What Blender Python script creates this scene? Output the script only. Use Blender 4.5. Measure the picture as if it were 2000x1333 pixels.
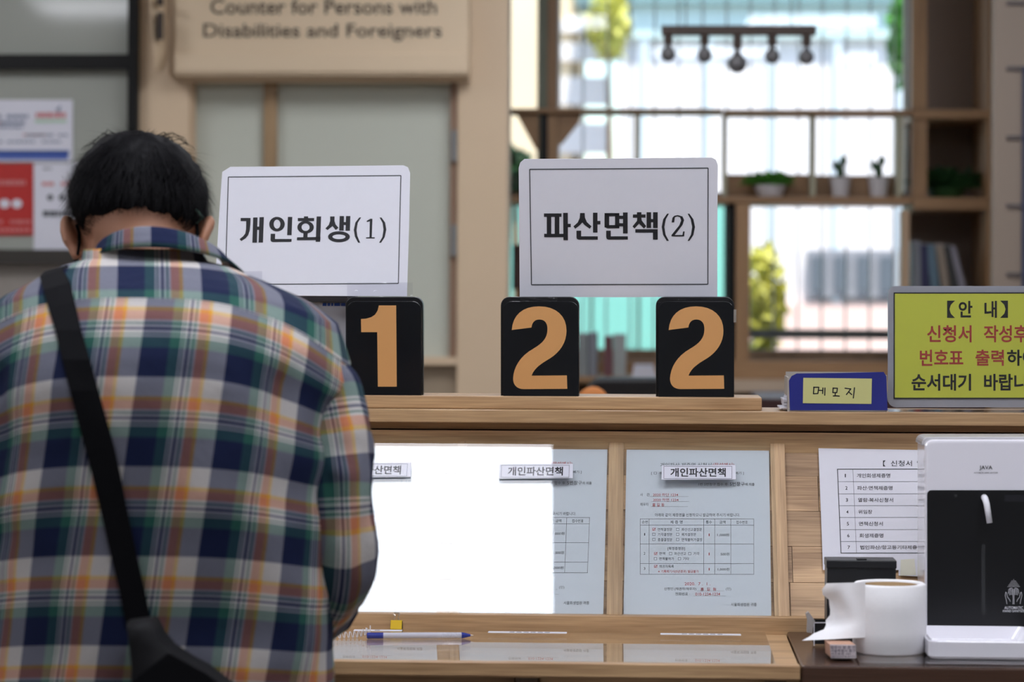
import bpy, bmesh, math, random
from math import sin, cos, pi, radians, sqrt, atan2
from mathutils import Vector, Matrix, noise
from mathutils.bvhtree import BVHTree
from mathutils.geometry import tessellate_polygon

for o in list(bpy.data.objects):
    bpy.data.objects.remove(o)
SC = bpy.context.scene
COL = SC.collection
random.seed(7)

# ------------------------------------------------------------------ camera
F = 5400.0                      # focal length in pixels of the 2000x1333 frame
HZ = 580.0                      # row of the horizon
CAM = Vector((0, 0, 1.37))
YAW, ROLL = radians(2.8), radians(-0.25)
cd = bpy.data.cameras.new('camera')
cam = bpy.data.objects.new('camera', cd)
COL.objects.link(cam)
cd.sensor_width = 36.0
cd.lens = F / 2000 * 36.0
cd.shift_y = -(666.5 - HZ) / 2000
CROT = (Matrix.Rotation(YAW, 3, 'Z') @ Matrix.Rotation(pi / 2, 3, 'X') @ Matrix.Rotation(-ROLL, 3, 'Z'))
cam.matrix_world = Matrix.Translation(CAM) @ CROT.to_4x4()
cd.clip_start, cd.clip_end = 0.05, 200
cd.dof.use_dof = True
cd.dof.focus_distance = 4.06
cd.dof.aperture_fstop = 4.1
SC.camera = cam

# ------------------------------------------------------------------ sky, sun, exposure
W = bpy.data.worlds.new('sky')
SC.world = W
W.use_nodes = True
wn = W.node_tree.nodes
sky = wn.new('ShaderNodeTexSky')
sky.sky_type = 'NISHITA'
sky.sun_disc = False
sky.sun_elevation = radians(63)
sky.sun_rotation = radians(160)
W.node_tree.links.new(sky.outputs[0], wn['Background'].inputs[0])
wn['Background'].inputs[1].default_value = 0.40
sun_d = bpy.data.lights.new('sun', 'SUN')
sun_d.energy = 6.3
sun_d.angle = radians(1)
sun_d.color = (1, .93, .85)
sun = bpy.data.objects.new('sun', sun_d)
COL.objects.link(sun)
sun.location = (0, 0, 12)
sun.rotation_euler = (radians(27), 0, radians(14))
LED = 12.2                       # radiance of the ceiling panels
SC.view_settings.view_transform = 'Standard'
SC.view_settings.look = 'None'
SC.view_settings.exposure = 0.0
SC.view_settings.gamma = 1.0
SC.view_settings.use_curve_mapping = False

# ------------------------------------------------------------------ helpers
def ray(px, py):
    return (CROT @ Vector(((px - 1000) / F, -(py - HZ) / F, -1)))
def atY(px, py, Y):
    d = ray(px, py)
    return CAM + d * ((Y - CAM.y) / d.y)
def atZ(px, py, Z):
    d = ray(px, py)
    return CAM + d * ((Z - CAM.z) / d.z)
class Plane:
    def __init__(s, p0, n):
        s.p0, s.n = Vector(p0), Vector(n).normalized()
    def p(s, px, py, off=0.0):
        d = ray(px, py)
        t = (s.p0 + s.n * off - CAM).dot(s.n) / d.dot(s.n)
        return CAM + d * t
def front(Y, tilt=0.0, z=1.2):
    """upright plane at depth Y (at height z); tilt > 0 leans its top away from the camera"""
    return Plane((0, Y, z), (0, -cos(tilt), sin(tilt)))

def srgb(r, g, b):
    return tuple(((c / 255) / 12.92 if c / 255 <= .04045 else ((c / 255 + .055) / 1.055) ** 2.4) for c in (r, g, b))

def thing(name, label, cat, loc=(0, 0, 0), group=None, kind=None):
    o = bpy.data.objects.new(name, None)
    COL.objects.link(o)
    o.location = loc
    o.empty_display_size = .05
    if label: o['label'] = label
    if cat: o['category'] = cat
    if group: o['group'] = group
    if kind: o['kind'] = kind
    return o
def wloc(o):
    v = Vector((0, 0, 0))
    while o is not None:
        v += o.location
        o = o.parent
    return v
def tag(o, label, cat, group=None):
    o['label'] = label; o['category'] = cat
    if group: o['group'] = group
    return o

class MB:
    def __init__(s):
        s.v, s.f, s.uv = [], [], None
    def add(s, vs, fs, uvs=None):
        n = len(s.v)
        s.v += [Vector(v) for v in vs]
        s.f += [tuple(i + n for i in f) for f in fs]
        if uvs is not None:
            if s.uv is None: s.uv = []
            s.uv += uvs
        return s
    def box(s, x0, x1, y0, y1, z0, z1):
        v = [(x, y, z) for z in (z0, z1) for y in (y0, y1) for x in (x0, x1)]
        return s.add(v, [(0, 2, 3, 1), (4, 5, 7, 6), (0, 1, 5, 4), (2, 6, 7, 3), (0, 4, 6, 2), (1, 3, 7, 5)])
    def hexa(s, a, b):
        """box from two matching quads"""
        return s.add(list(a) + list(b), [(0, 1, 2, 3), (7, 6, 5, 4), (0, 4, 5, 1), (1, 5, 6, 2), (2, 6, 7, 3), (3, 7, 4, 0)])
    def prism(s, poly, vec):
        n = len(poly); vec = Vector(vec)
        poly = [Vector(p) for p in poly]
        v = poly + [p + vec for p in poly]
        fs = [tuple(range(n)), tuple(range(2 * n - 1, n - 1, -1))]
        fs += [(i, n + i, n + (i + 1) % n, (i + 1) % n) for i in range(n)]
        return s.add(v, fs)
    def tube(s, pts, r, n=8, cap=True):
        pts = [Vector(p) for p in pts]
        rs = r if isinstance(r, (list, tuple)) else [r] * len(pts)
        vs, fs = [], []
        up = None
        for i, p in enumerate(pts):
            t = (pts[min(i + 1, len(pts) - 1)] - pts[max(i - 1, 0)]).normalized()
            if up is None:
                up = Vector((0, 0, 1)) if abs(t.z) < .9 else Vector((1, 0, 0))
            a = (up - t * up.dot(t)).normalized(); b = t.cross(a); up = a
            for k in range(n):
                w = 2 * pi * k / n
                vs.append(p + (a * cos(w) + b * sin(w)) * rs[i])
        for i in range(len(pts) - 1):
            for k in range(n):
                k2 = (k + 1) % n
                fs.append((i * n + k, i * n + k2, (i + 1) * n + k2, (i + 1) * n + k))
        if cap:
            fs.append(tuple(range(n - 1, -1, -1)))
            fs.append(tuple((len(pts) - 1) * n + k for k in range(n)))
        return s.add(vs, fs)
    def lathe(s, c, prof, n=24):
        """profile of (radius, z) about the vertical through c"""
        c = Vector(c); vs, fs = [], []
        m = len(prof)
        for k in range(n):
            w = 2 * pi * k / n
            for r, z in prof:
                vs.append(c + Vector((r * cos(w), r * sin(w), z)))
        for k in range(n):
            k2 = (k + 1) % n
            for i in range(m - 1):
                fs.append((k * m + i, k2 * m + i, k2 * m + i + 1, k * m + i + 1))
        return s.add(vs, fs)
    def ball(s, c, rx, ry, rz, M=None, nu=16, nv=10, e=1.0):
        c = Vector(c); vs, fs = [], []
        sp = lambda t: math.copysign(abs(t) ** e, t)
        for j in range(1, nv):
            th = pi * j / nv
            for i in range(nu):
                ph = 2 * pi * i / nu
                p = Vector((rx * sp(sin(th)) * sp(cos(ph)), ry * sp(sin(th)) * sp(sin(ph)), rz * sp(cos(th))))
                vs.append(c + (M @ p if M else p))
        for zz in (rz, -rz):
            p = Vector((0, 0, zz)); vs.append(c + (M @ p if M else p))
        for j in range(nv - 2):
            for i in range(nu):
                i2 = (i + 1) % nu
                fs.append((j * nu + i, (j + 1) * nu + i, (j + 1) * nu + i2, j * nu + i2))
        T, B = (nv - 1) * nu, (nv - 1) * nu + 1
        for i in range(nu):
            i2 = (i + 1) % nu
            fs.append((T, i, i2)); fs.append((B, (nv - 2) * nu + i2, (nv - 2) * nu + i))
        return s.add(vs, fs)
    def loft(s, rings, closed=True, cap=False, uvs=None):
        n = len(rings[0]); vs = [p for r in rings for p in r]; fs = []
        for j in range(len(rings) - 1):
            for i in range(n if closed else n - 1):
                i2 = (i + 1) % n
                fs.append((j * n + i, j * n + i2, (j + 1) * n + i2, (j + 1) * n + i))
        if cap:
            fs.append(tuple(range(n - 1, -1, -1)))
            fs.append(tuple((len(rings) - 1) * n + i for i in range(n)))
        return s.add(vs, fs, uvs)
    def mesh(s, name, off=Vector((0, 0, 0)), bev=0, seg=2, smooth=False, recalc=True):
        me = bpy.data.meshes.new(name)
        me.from_pydata([v - off for v in s.v], [], s.f)
        if s.uv is not None:
            l = me.uv_layers.new(name='UVMap')
            for lp in me.loops:
                l.data[lp.index].uv = s.uv[lp.vertex_index]
        if bev or recalc:
            bm = bmesh.new(); bm.from_mesh(me)
            if recalc: bmesh.ops.recalc_face_normals(bm, faces=bm.faces)
            if bev:
                eds = [e for e in bm.edges if len(e.link_faces) == 2 and e.calc_face_angle(0) > .6]
                bmesh.ops.bevel(bm, geom=eds, offset=bev, segments=seg, affect='EDGES', profile=.6, clamp_overlap=True)
            bm.to_mesh(me); bm.free()
        if smooth:
            for p in me.polygons: p.use_smooth = True
        return me
    def build(s, name, mat, parent=None, bev=0, seg=2, smooth=False, recalc=True, kind=None):
        off = wloc(parent) if parent else Vector((0, 0, 0))
        me = s.mesh(name, off, bev, seg, smooth, recalc)
        me.materials.append(mat)
        o = bpy.data.objects.new(name, me)
        COL.objects.link(o)
        if parent: o.parent = parent
        if kind: o['kind'] = kind
        return o

def B(x0, x1, y0, y1, z0, z1):
    return MB().box(x0, x1, y0, y1, z0, z1)
def pbox(px0, py0, px1, py1, Y0, Y1):
    """upright box whose front face at depth Y0 covers a pixel rectangle"""
    a, b = atY(px0, (py0 + py1) / 2, Y0), atY(px1, (py0 + py1) / 2, Y0)
    mx = (px0 + px1) / 2
    c, d = atY(mx, py0, Y0), atY(mx, py1, Y0)
    return MB().box(a.x, b.x, Y0, Y1, d.z, c.z)
def rrect(x0, y0, x1, y1, r, n=5, corners=(1, 1, 1, 1)):
    pts = []
    for k, (cx, cy, a0) in enumerate(((x0 + r, y0 + r, pi), (x1 - r, y0 + r, 1.5 * pi), (x1 - r, y1 - r, 0), (x0 + r, y1 - r, .5 * pi))):
        if not corners[k]:
            pts.append(((x0, y0), (x1, y0), (x1, y1), (x0, y1))[k]); continue
        for i in range(n + 1):
            a = a0 + .5 * pi * i / n
            pts.append((cx + r * cos(a), cy + r * sin(a)))
    return pts
def slab(pl, poly, t, off=0.0):
    """prism on plane pl from pixel polygon, t thick behind its face"""
    return MB().prism([pl.p(x, y, off) for x, y in poly], -pl.n * t)

_glyph = {}
def glyphs(body, bold):
    k = (body, bold)
    if k not in _glyph:
        c = bpy.data.curves.new('lettering', 'FONT')
        c.body = body; c.resolution_u = 3; c.offset = bold
        o = bpy.data.objects.new('lettering', c)
        m = o.to_mesh()
        vs = [(v.co.x, v.co.y) for v in m.vertices]
        fs = [tuple(p.vertices) for p in m.polygons]
        o.to_mesh_clear()
        bpy.data.objects.remove(o); bpy.data.curves.remove(c)
        _glyph[k] = (vs, fs)
    return _glyph[k]
class Ink(MB):
    """flat print on a plane; coordinates in (zoomed) photo pixels"""
    def __init__(s, pl, off=.0003, ox=0, oy=0, sc=1.0):
        super().__init__(); s.pl, s.off, s.ox, s.oy, s.sc = pl, off, ox, oy, sc
    def q(s, x, y):
        return s.pl.p(s.ox + x / s.sc, s.oy + y / s.sc, s.off)
    def poly(s, pts, holes=()):
        loops = [[Vector((x, y, 0)) for x, y in l] for l in (pts,) + tuple(holes)]
        flat = [p for l in loops for p in l]
        return s.add([s.q(p.x, p.y) for p in flat], tessellate_polygon(loops))
    def rect(s, x0, y0, x1, y1):
        return s.poly([(x0, y0), (x1, y0), (x1, y1), (x0, y1)])
    def frame(s, x0, y0, x1, y1, w):
        s.rect(x0, y0, x1, y0 + w); s.rect(x0, y1 - w, x1, y1); s.rect(x0, y0, x0 + w, y1); return s.rect(x1 - w, y0, x1, y1)
    def ring(s, cx, cy, rx, ry, ix, iy, n=28):
        L = lambda a, b: [(cx + a * cos(2 * pi * i / n), cy + b * sin(2 * pi * i / n)) for i in range(n)]
        a, b = L(rx, ry), L(ix, iy)
        for i in range(n):
            j = (i + 1) % n
            s.add([s.q(*a[i]), s.q(*a[j]), s.q(*b[j]), s.q(*b[i])], [(0, 1, 2, 3)])
        return s
    def disc(s, cx, cy, rx, ry=None, n=16):
        ry = ry or rx
        return s.poly([(cx + rx * cos(2 * pi * i / n), cy + ry * sin(2 * pi * i / n)) for i in range(n)])
    def line(s, pts, w):
        for (x0, y0), (x1, y1) in zip(pts[:-1], pts[1:]):
            d = Vector((x1 - x0, y1 - y0)); L = d.length or 1
            nx, ny = -d.y / L * w / 2, d.x / L * w / 2
            s.add([s.q(x0 + nx, y0 + ny), s.q(x1 + nx, y1 + ny), s.q(x1 - nx, y1 - ny), s.q(x0 - nx, y0 - ny)], [(0, 1, 2, 3)])
        return s
    def text(s, body, x0, y0, x1, y1, bold=.004):
        vs, fs = glyphs(body, bold)
        if not vs: return s
        ax, bx = min(v[0] for v in vs), max(v[0] for v in vs)
        ay, by = min(v[1] for v in vs), max(v[1] for v in vs)
        return s.add([s.q(x0 + (v[0] - ax) / (bx - ax) * (x1 - x0), y1 - (v[1] - ay) / (by - ay) * (y1 - y0)) for v in vs], fs)
    def build(s, name, mat, parent=None, **k):
        return super().build(name, mat, parent, recalc=False, **k)

# ------------------------------------------------------------------ materials
def newmat(name):
    m = bpy.data.materials.new(name); m.use_nodes = True
    return m, m.node_tree.nodes, m.node_tree.links, m.node_tree.nodes['Principled BSDF']
def mat(name, col, rough=.6, var=.06, vs=40, metal=0, bump=0, spec=.5, coat=0):
    m, n, l, b = newmat(name)
    b.inputs['Roughness'].default_value = rough
    b.inputs['Metallic'].default_value = metal
    b.inputs['Specular IOR Level'].default_value = spec
    b.inputs['Coat Weight'].default_value = coat
    tc = n.new('ShaderNodeTexCoord'); nz = n.new('ShaderNodeTexNoise')
    nz.inputs['Scale'].default_value = vs; nz.inputs['Detail'].default_value = 4
    l.new(tc.outputs['Object'], nz.inputs['Vector'])
    mx = n.new('ShaderNodeMix'); mx.data_type = 'RGBA'
    mx.inputs['A'].default_value = tuple(c * (1 - var) for c in col) + (1,)
    mx.inputs['B'].default_value = tuple(min(1, c * (1 + var)) for c in col) + (1,)
    l.new(nz.outputs['Fac'], mx.inputs['Factor'])
    l.new(mx.outputs['Result'], b.inputs['Base Color'])
    if bump:
        bp = n.new('ShaderNodeBump'); bp.inputs['Strength'].default_value = bump; bp.inputs['Distance'].default_value = .002
        l.new(nz.outputs['Fac'], bp.inputs['Height']); l.new(bp.outputs[0], b.inputs['Normal'])
    return m
def wood(name, dark, light, axis='X', scale=1.0, rough=.45, ring=1.0, con=.17):
    m, n, l, b = newmat(name)
    tc = n.new('ShaderNodeTexCoord'); oi = n.new('ShaderNodeObjectInfo')
    ad = n.new('ShaderNodeVectorMath'); ad.operation = 'MULTIPLY_ADD'
    cb = n.new('ShaderNodeCombineXYZ')
    for i in range(3): l.new(oi.outputs['Random'], cb.inputs[i])
    ad.inputs[1].default_value = (31, 17, 23)
    l.new(cb.outputs[0], ad.inputs[0]); l.new(tc.outputs['Object'], ad.inputs[2])
    k = {'X': (1, 9, 9), 'Y': (9, 1, 9), 'Z': (9, 9, 1), 'S': (9, 1, 1)}[axis]
    mp = n.new('ShaderNodeMapping'); mp.inputs['Scale'].default_value = tuple(v * scale for v in k)
    l.new(ad.outputs[0], mp.inputs['Vector'])
    n1 = n.new('ShaderNodeTexNoise'); n1.inputs['Scale'].default_value = 1.6; n1.inputs['Detail'].default_value = 3; n1.inputs['Distortion'].default_value = .6
    l.new(mp.outputs[0], n1.inputs['Vector'])
    mm = n.new('ShaderNodeMath'); mm.operation = 'MULTIPLY'; mm.inputs[1].default_value = 17 * ring
    l.new(n1.outputs['Fac'], mm.inputs[0])
    sn = n.new('ShaderNodeMath'); sn.operation = 'SINE'; l.new(mm.outputs[0], sn.inputs[0])
    mp2 = n.new('ShaderNodeMapping'); mp2.inputs['Scale'].default_value = {'X': (8, 240, 240), 'Y': (240, 8, 240), 'Z': (240, 240, 8), 'S': (240, 8, 8)}[axis]
    l.new(ad.outputs[0], mp2.inputs['Vector'])
    n2 = n.new('ShaderNodeTexNoise'); n2.inputs['Scale'].default_value = 1.5; n2.inputs['Detail'].default_value = 2
    l.new(mp2.outputs[0], n2.inputs['Vector'])
    a1 = n.new('ShaderNodeMath'); a1.operation = 'MULTIPLY_ADD'; a1.inputs[1].default_value = con; a1.inputs[2].default_value = .0
    l.new(sn.outputs[0], a1.inputs[0])
    a2 = n.new('ShaderNodeMath'); a2.operation = 'MULTIPLY_ADD'; a2.inputs[1].default_value = .95
    l.new(n2.outputs['Fac'], a2.inputs[0]); l.new(a1.outputs[0], a2.inputs[2])
    mx = n.new('ShaderNodeMix'); mx.data_type = 'RGBA'
    mx.inputs['A'].default_value = dark + (1,); mx.inputs['B'].default_value = light + (1,)
    l.new(a2.outputs[0], mx.inputs['Factor'])
    hv = n.new('ShaderNodeHueSaturation')
    vv = n.new('ShaderNodeMath'); vv.operation = 'MULTIPLY_ADD'; vv.inputs[1].default_value = .22; vv.inputs[2].default_value = .89
    l.new(oi.outputs['Random'], vv.inputs[0]); l.new(vv.outputs[0], hv.inputs['Value'])
    l.new(mx.outputs['Result'], hv.inputs['Color']); l.new(hv.outputs[0], b.inputs['Base Color'])
    b.inputs['Roughness'].default_value = rough
    bp = n.new('ShaderNodeBump'); bp.inputs['Strength'].default_value = .12; bp.inputs['Distance'].default_value = .001
    l.new(n2.outputs['Fac'], bp.inputs['Height']); l.new(bp.outputs[0], b.inputs['Normal'])
    return m
def glass(name, tint=(.97, .99, .98), ior=1.5, rough=.0):
    m, n, l, b = newmat(name); n.remove(b)
    t = n.new('ShaderNodeBsdfTransparent'); t.inputs[0].default_value = tint + (1,)
    g = n.new('ShaderNodeBsdfGlossy'); g.inputs['Roughness'].default_value = rough; g.inputs[0].default_value = (1, 1, 1, 1)
    ge = n.new('ShaderNodeNewGeometry'); dt = n.new('ShaderNodeVectorMath'); dt.operation = 'DOT_PRODUCT'
    l.new(ge.outputs['Incoming'], dt.inputs[0]); l.new(ge.outputs['Normal'], dt.inputs[1])
    ab = n.new('ShaderNodeMath'); ab.operation = 'ABSOLUTE'; l.new(dt.outputs['Value'], ab.inputs[0])
    om = n.new('ShaderNodeMath'); om.operation = 'SUBTRACT'; om.inputs[0].default_value = 1; l.new(ab.outputs[0], om.inputs[1])
    pw5 = n.new('ShaderNodeMath'); pw5.operation = 'POWER'; pw5.inputs[1].default_value = 5; l.new(om.outputs[0], pw5.inputs[0])
    r0 = ((ior - 1) / (ior + 1)) ** 2
    f = n.new('ShaderNodeMath'); f.operation = 'MULTIPLY_ADD'; f.inputs[1].default_value = 1 - r0; f.inputs[2].default_value = r0; l.new(pw5.outputs[0], f.inputs[0])
    x = n.new('ShaderNodeMixShader')
    l.new(f.outputs[0], x.inputs[0]); l.new(t.outputs[0], x.inputs[1]); l.new(g.outputs[0], x.inputs[2])
    l.new(x.outputs[0], n['Material Output'].inputs[0])
    return m
def emit(name, col, s):
    m, n, l, b = newmat(name)
    b.inputs['Base Color'].default_value = (.8, .8, .8, 1)
    b.inputs['Emission Color'].default_value = col + (1,)
    b.inputs['Emission Strength'].default_value = s
    return m
def plaid(name):
    m, n, l, b = newmat(name)
    NV, WH, OC, RU, GR = (.010, .016, .055), (.58, .55, .54), (.72, .38, .07), (.62, .235, .135), (.028, .105, .085)
    bands = [(.215, WH), (.045, OC), (.10, RU), (.03, WH), (.022, GR), (.033, WH), (.028, NV), (.035, WH), (.022, GR), (.02, WH), (.12, GR), (.33, NV)]
    tw = sum(w for w, _ in bands)
    uv = n.new('ShaderNodeUVMap'); uv.uv_map = 'UVMap'
    sp = n.new('ShaderNodeSeparateXYZ'); l.new(uv.outputs[0], sp.inputs[0])
    outs = []
    for ax in (0, 1):
        fr = n.new('ShaderNodeMath'); fr.operation = 'FRACT'; l.new(sp.outputs[ax], fr.inputs[0])
        r = n.new('ShaderNodeValToRGB'); r.color_ramp.interpolation = 'CONSTANT'
        e = r.color_ramp.elements
        p = 0.0
        for i, (w, c) in enumerate(bands):
            el = e[i] if i < 2 else e.new(p)
            el.position = p; el.color = tuple(v ** (1 / 2.2) for v in c) + (1,)
            p += w / tw
        l.new(fr.outputs[0], r.inputs[0]); outs.append(r)
    mx = n.new('ShaderNodeMix'); mx.data_type = 'RGBA'
    l.new(outs[0].outputs[0], mx.inputs['A']); l.new(outs[1].outputs[0], mx.inputs['B'])
    # twill: fine diagonal alternation of warp and weft
    sc = n.new('ShaderNodeVectorMath'); sc.operation = 'SCALE'; sc.inputs['Scale'].default_value = 55; l.new(uv.outputs[0], sc.inputs[0])
    wv = n.new('ShaderNodeTexWave'); wv.inputs['Scale'].default_value = .5; wv.bands_direction = 'DIAGONAL'; l.new(sc.outputs[0], wv.inputs['Vector'])
    mr = n.new('ShaderNodeMapRange'); mr.inputs['To Min'].default_value = .42; mr.inputs['To Max'].default_value = .58
    l.new(wv.outputs['Fac'], mr.inputs['Value']); l.new(mr.outputs[0], mx.inputs['Factor'])
    nz = n.new('ShaderNodeTexNoise'); nz.inputs['Scale'].default_value = 60; nz.inputs['Detail'].default_value = 3; l.new(uv.outputs[0], nz.inputs['Vector'])
    hv = n.new('ShaderNodeHueSaturation'); hv.inputs['Saturation'].default_value = 1.05
    m2 = n.new('ShaderNodeMapRange'); m2.inputs['To Min'].default_value = .62; m2.inputs['To Max'].default_value = .98
    l.new(nz.outputs['Fac'], m2.inputs['Value']); l.new(m2.outputs[0], hv.inputs['Value'])
    gm = n.new('ShaderNodeGamma'); gm.inputs['Gamma'].default_value = 2.2; l.new(mx.outputs['Result'], gm.inputs['Color'])
    l.new(gm.outputs[0], hv.inputs['Color']); l.new(hv.outputs[0], b.inputs['Base Color'])
    b.inputs['Roughness'].default_value = .9; b.inputs['Specular IOR Level'].default_value = .2
    tc = n.new('ShaderNodeTexCoord'); n3 = n.new('ShaderNodeTexNoise'); n3.inputs['Scale'].default_value = 14; n3.inputs['Detail'].default_value = 5
    l.new(tc.outputs['Object'], n3.inputs['Vector'])
    bp = n.new('ShaderNodeBump'); bp.inputs['Strength'].default_value = .5; bp.inputs['Distance'].default_value = .012
    l.new(n3.outputs['Fac'], bp.inputs['Height']); l.new(bp.outputs[0], b.inputs['Normal'])
    return m

OAK_D, OAK_L = (.26, .14, .064), (.64, .42, .225)
M_oakX = wood('oak along x', OAK_D, OAK_L, 'X')
M_oakZ = wood('oak along z', OAK_D, OAK_L, 'Z')
M_slat = wood('oak slats', OAK_D, OAK_L, 'S')
M_plank = wood('oak planks', (.23, .125, .056), (.60, .385, .21), 'X', .45, .5, 1.7, .32)
M_brown = wood('walnut desk', (.035, .017, .011), (.085, .042, .027), 'X', 1, .25)
M_bgwood = wood('bookcase wood', (.22, .115, .05), (.42, .245, .12), 'X', 1, .5)
M_bgwoodZ = wood('bookcase upright wood', (.22, .115, .05), (.42, .245, .12), 'Z', 1, .5)
M_wall = mat('cream wall paint', (.55, .53, .50), .8, .02)
M_beige = mat('beige laminate', srgb(208, 184, 154), .55, .03, 6)
M_beige2 = mat('beige laminate board', srgb(212, 190, 160), .55, .03, 6)
M_wallplain = mat('grey paint', (.45, .45, .43), .8, .03)
M_ceil = mat('ceiling board', (.80, .80, .80), .85, .02)
M_floor = mat('floor tile', (.32, .30, .28), .4, .08, 3)
M_black = mat('black frame', (.0045, .0045, .0045), .5, spec=.25)
M_blackpl = mat('black plastic', (.006, .0065, .008), .32, .1)
M_blackcard = mat('black laminated card', (.007, .008, .010), .16, .3, 15, bump=.15)
M_gold = mat('tan numeral', srgb(205, 150, 92), .5, .03)
M_card = mat('white card', (.72, .72, .79), .7, .015, 60, bump=.04)
M_paper = mat('white paper', (.64, .635, .70), .8, .015, 60, bump=.03)
M_form = mat('pale blue form paper', (.60, .635, .69), .8, .015, 60)
M_ink = mat('black ink', (.010, .010, .014), .7)
M_ink2 = mat('grey ink', (.055, .06, .07), .7)
M_red = mat('red ink', (.45, .045, .05), .7)
M_redsign = mat('red lettering', (.42, .045, .04), .6)
M_yellow = mat('yellow sheet', srgb(205, 208, 76), .5, .03, 30)
M_note = mat('pale yellow note', srgb(196, 194, 130), .7, .03)
M_navy = mat('blue box card', (.016, .022, .20), .4, .15, 25, bump=.1)
M_cardboard = mat('cardboard', (.40, .36, .32), .9)
M_clear = glass('clear acrylic', (.96, .965, .97))
M_glass = glass('glass sheet', (.965, .975, .975), 1.52)
M_film = glass('clear film', (.98, .98, .985), 1.2)
M_winglass = glass('window glass', (.96, .98, .98), 1.45)
M_tape = glass('adhesive tape', (.90, .90, .92), 1.5, .12)
M_white = mat('glossy white plastic', (.80, .785, .855), .12, .01, coat=.3)
M_whitem = mat('matt white plastic', (.74, .73, .78), .4, .01)
M_grey = mat('grey plastic', (.20, .20, .20), .35)
M_tissue = mat('tissue paper', (.87, .86, .885), .95, .02, 120, bump=.12)
M_core = mat('brown card tube', (.34, .22, .11), .8)
M_stampwood = mat('stamp wood', srgb(196, 150, 125), .6, .08, 30)
M_skin = mat('skin', srgb(172, 122, 96), .55, .10, 30, bump=.08)
M_ear = M_skin
M_hair = mat('black hair', (.0035, .0032, .0045), .6, .3, 60, spec=.10)
M_strapm = mat('black webbing', (.004, .004, .0055), .85, .15, 200, bump=.2, spec=.12)
M_plaid = plaid('plaid flannel')
M_trouser = mat('dark trousers', (.02, .022, .03), .85, .1, 60)
M_leaf = mat('leaf green', (.11, .36, .05), .5, .5, 9)
M_leafd = mat('dark leaf green', (.02, .07, .02), .5, .4, 9)
M_leafy = mat('yellow green leaf', (.66, .64, .13), .5, .4, 5)
M_pot = mat('white pot', (.60, .57, .58), .5)
M_steel = mat('steel wire', (.5, .45, .4), .3, metal=1)
M_led = emit('ceiling panel light', (.905, .93, 1.0), LED)

# ------------------------------------------------------------------ the setting
XL, XR, YF, YB, ZC = -4.2, 4.2, -2.6, 8.0, 2.68
def struct(name, mb, m, parent=None, **k):
    o = mb.build(name, m, parent, **k)
    if parent is None: o['kind'] = 'structure'
    return o
struct('floor', B(XL, XR, YF, YB + .2, -.1, 0), M_floor)
struct('ceiling', B(XL, XR, YF, YB + .2, ZC, ZC + .12), M_ceil)
struct('wall_left', B(XL - .12, XL, YF, YB + .2, -.1, ZC + .12), M_wall)
struct('wall_right', B(XR, XR + .12, YF, YB + .2, -.1, ZC + .12), M_wall)
struct('wall_front', B(XL - .12, XR + .12, YF - .12, YF, -.1, ZC + .12), M_wall)
wx0, wx1 = atY(955, 400, YB).x, atY(1790, 400, YB).x
wz0, wz1 = atY(1600, 706, YB).z, 2.5
wb = MB()
wb.box(XL, wx0, YB, YB + .2, 0, ZC).box(wx1, XR, YB, YB + .2, 0, ZC).box(wx0, wx1, YB, YB + .2, 0, wz0).box(wx0, wx1, YB, YB + .2, wz1, ZC)
struct('wall_back', wb, mat('taupe wall', srgb(128, 112, 98), .8, .03))

# ceiling lights (600 mm panels)
px_led = atY(1055, 1000, 4.05).x
LX = px_led + .016 - .32 - .058
led0 = None
for x, y, wh in [(LX, 3.15, 'right above the writing desk'), (-2.42, 1.68, 'behind the man on the left'), (1.35, 1.2, 'added before the side desk to light it from the front'), (.35, 1.5, 'added before the counter as extra front light'), (-2.42, 3.36, 'in line with the counter, far left'), (.78, 3.15, 'added above the brown side desk to brighten it'), (-2.2, 5.85, 'before the poster screen'), (-.2, 5.85, 'before the overhead sign board'), (.95, 5.4, 'added before the bookcase to brighten it')]:  # side desk, counter front and bookcase panels are unseen, added to brighten those areas
    lt = thing('ceiling_light', 'square flush white ceiling light panel ' + wh, 'ceiling light', (x, y, ZC), 'flush ceiling light panels')
    MB().box(x - .32, x + .32, y - .36, y - .34, ZC - .02, ZC).box(x - .32, x + .32, y + .34, y + .36, ZC - .02, ZC).box(x - .34, x - .32, y - .36, y + .36, ZC - .02, ZC).box(x + .32, x + .34, y - .36, y + .36, ZC - .02, ZC).build('frame', M_white, lt)
    B(x - .32, x + .32, y - .34, y + .34, ZC - .012, ZC).build('diffuser', M_led, lt)

# window_1: frame, mullions, panes, guard bars
win = thing('window_1', None, None, ((wx0 + wx1) / 2, YB + .05, wz0), kind='structure')
fw = .05
M_wframe = wood('window frame wood', (.17, .10, .05), (.33, .21, .12), 'Z', 1, .5)
MB().box(wx0, wx0 + fw, YB + .02, YB + .12, wz0, wz1).box(wx1 - fw * .6, wx1, YB + .02, YB + .12, wz0, wz1).box(wx0 + fw, wx1 - fw * .6, YB + .02, YB + .12, wz0, wz0 + .03).box(wx0 + fw, wx1 - fw * .6, YB + .02, YB + .12, wz1 - .05, wz1).build('window_frame', M_wframe, win)
mxs = [atY(1062, 300, YB + .03).x, atY(1428, 300, YB + .03).x]
MB().box(mxs[0] - .02, mxs[0] + .02, YB + .03, YB + .11, wz0 + .03, wz1 - .05).build('mullion', mat('grey green mullion', srgb(105, 110, 95), .5), win)
zt = atY(1500, 402, YB).z
MB().box(mxs[1] - .018, mxs[1] + .018, YB + .03, YB + .11, wz0 + .03, zt).build('mullion', M_black, win)
MB().box(wx0 + fw, wx1 - .03, YB + .03, YB + .11, zt, zt + .04).build('transom', M_wframe, win)
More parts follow.
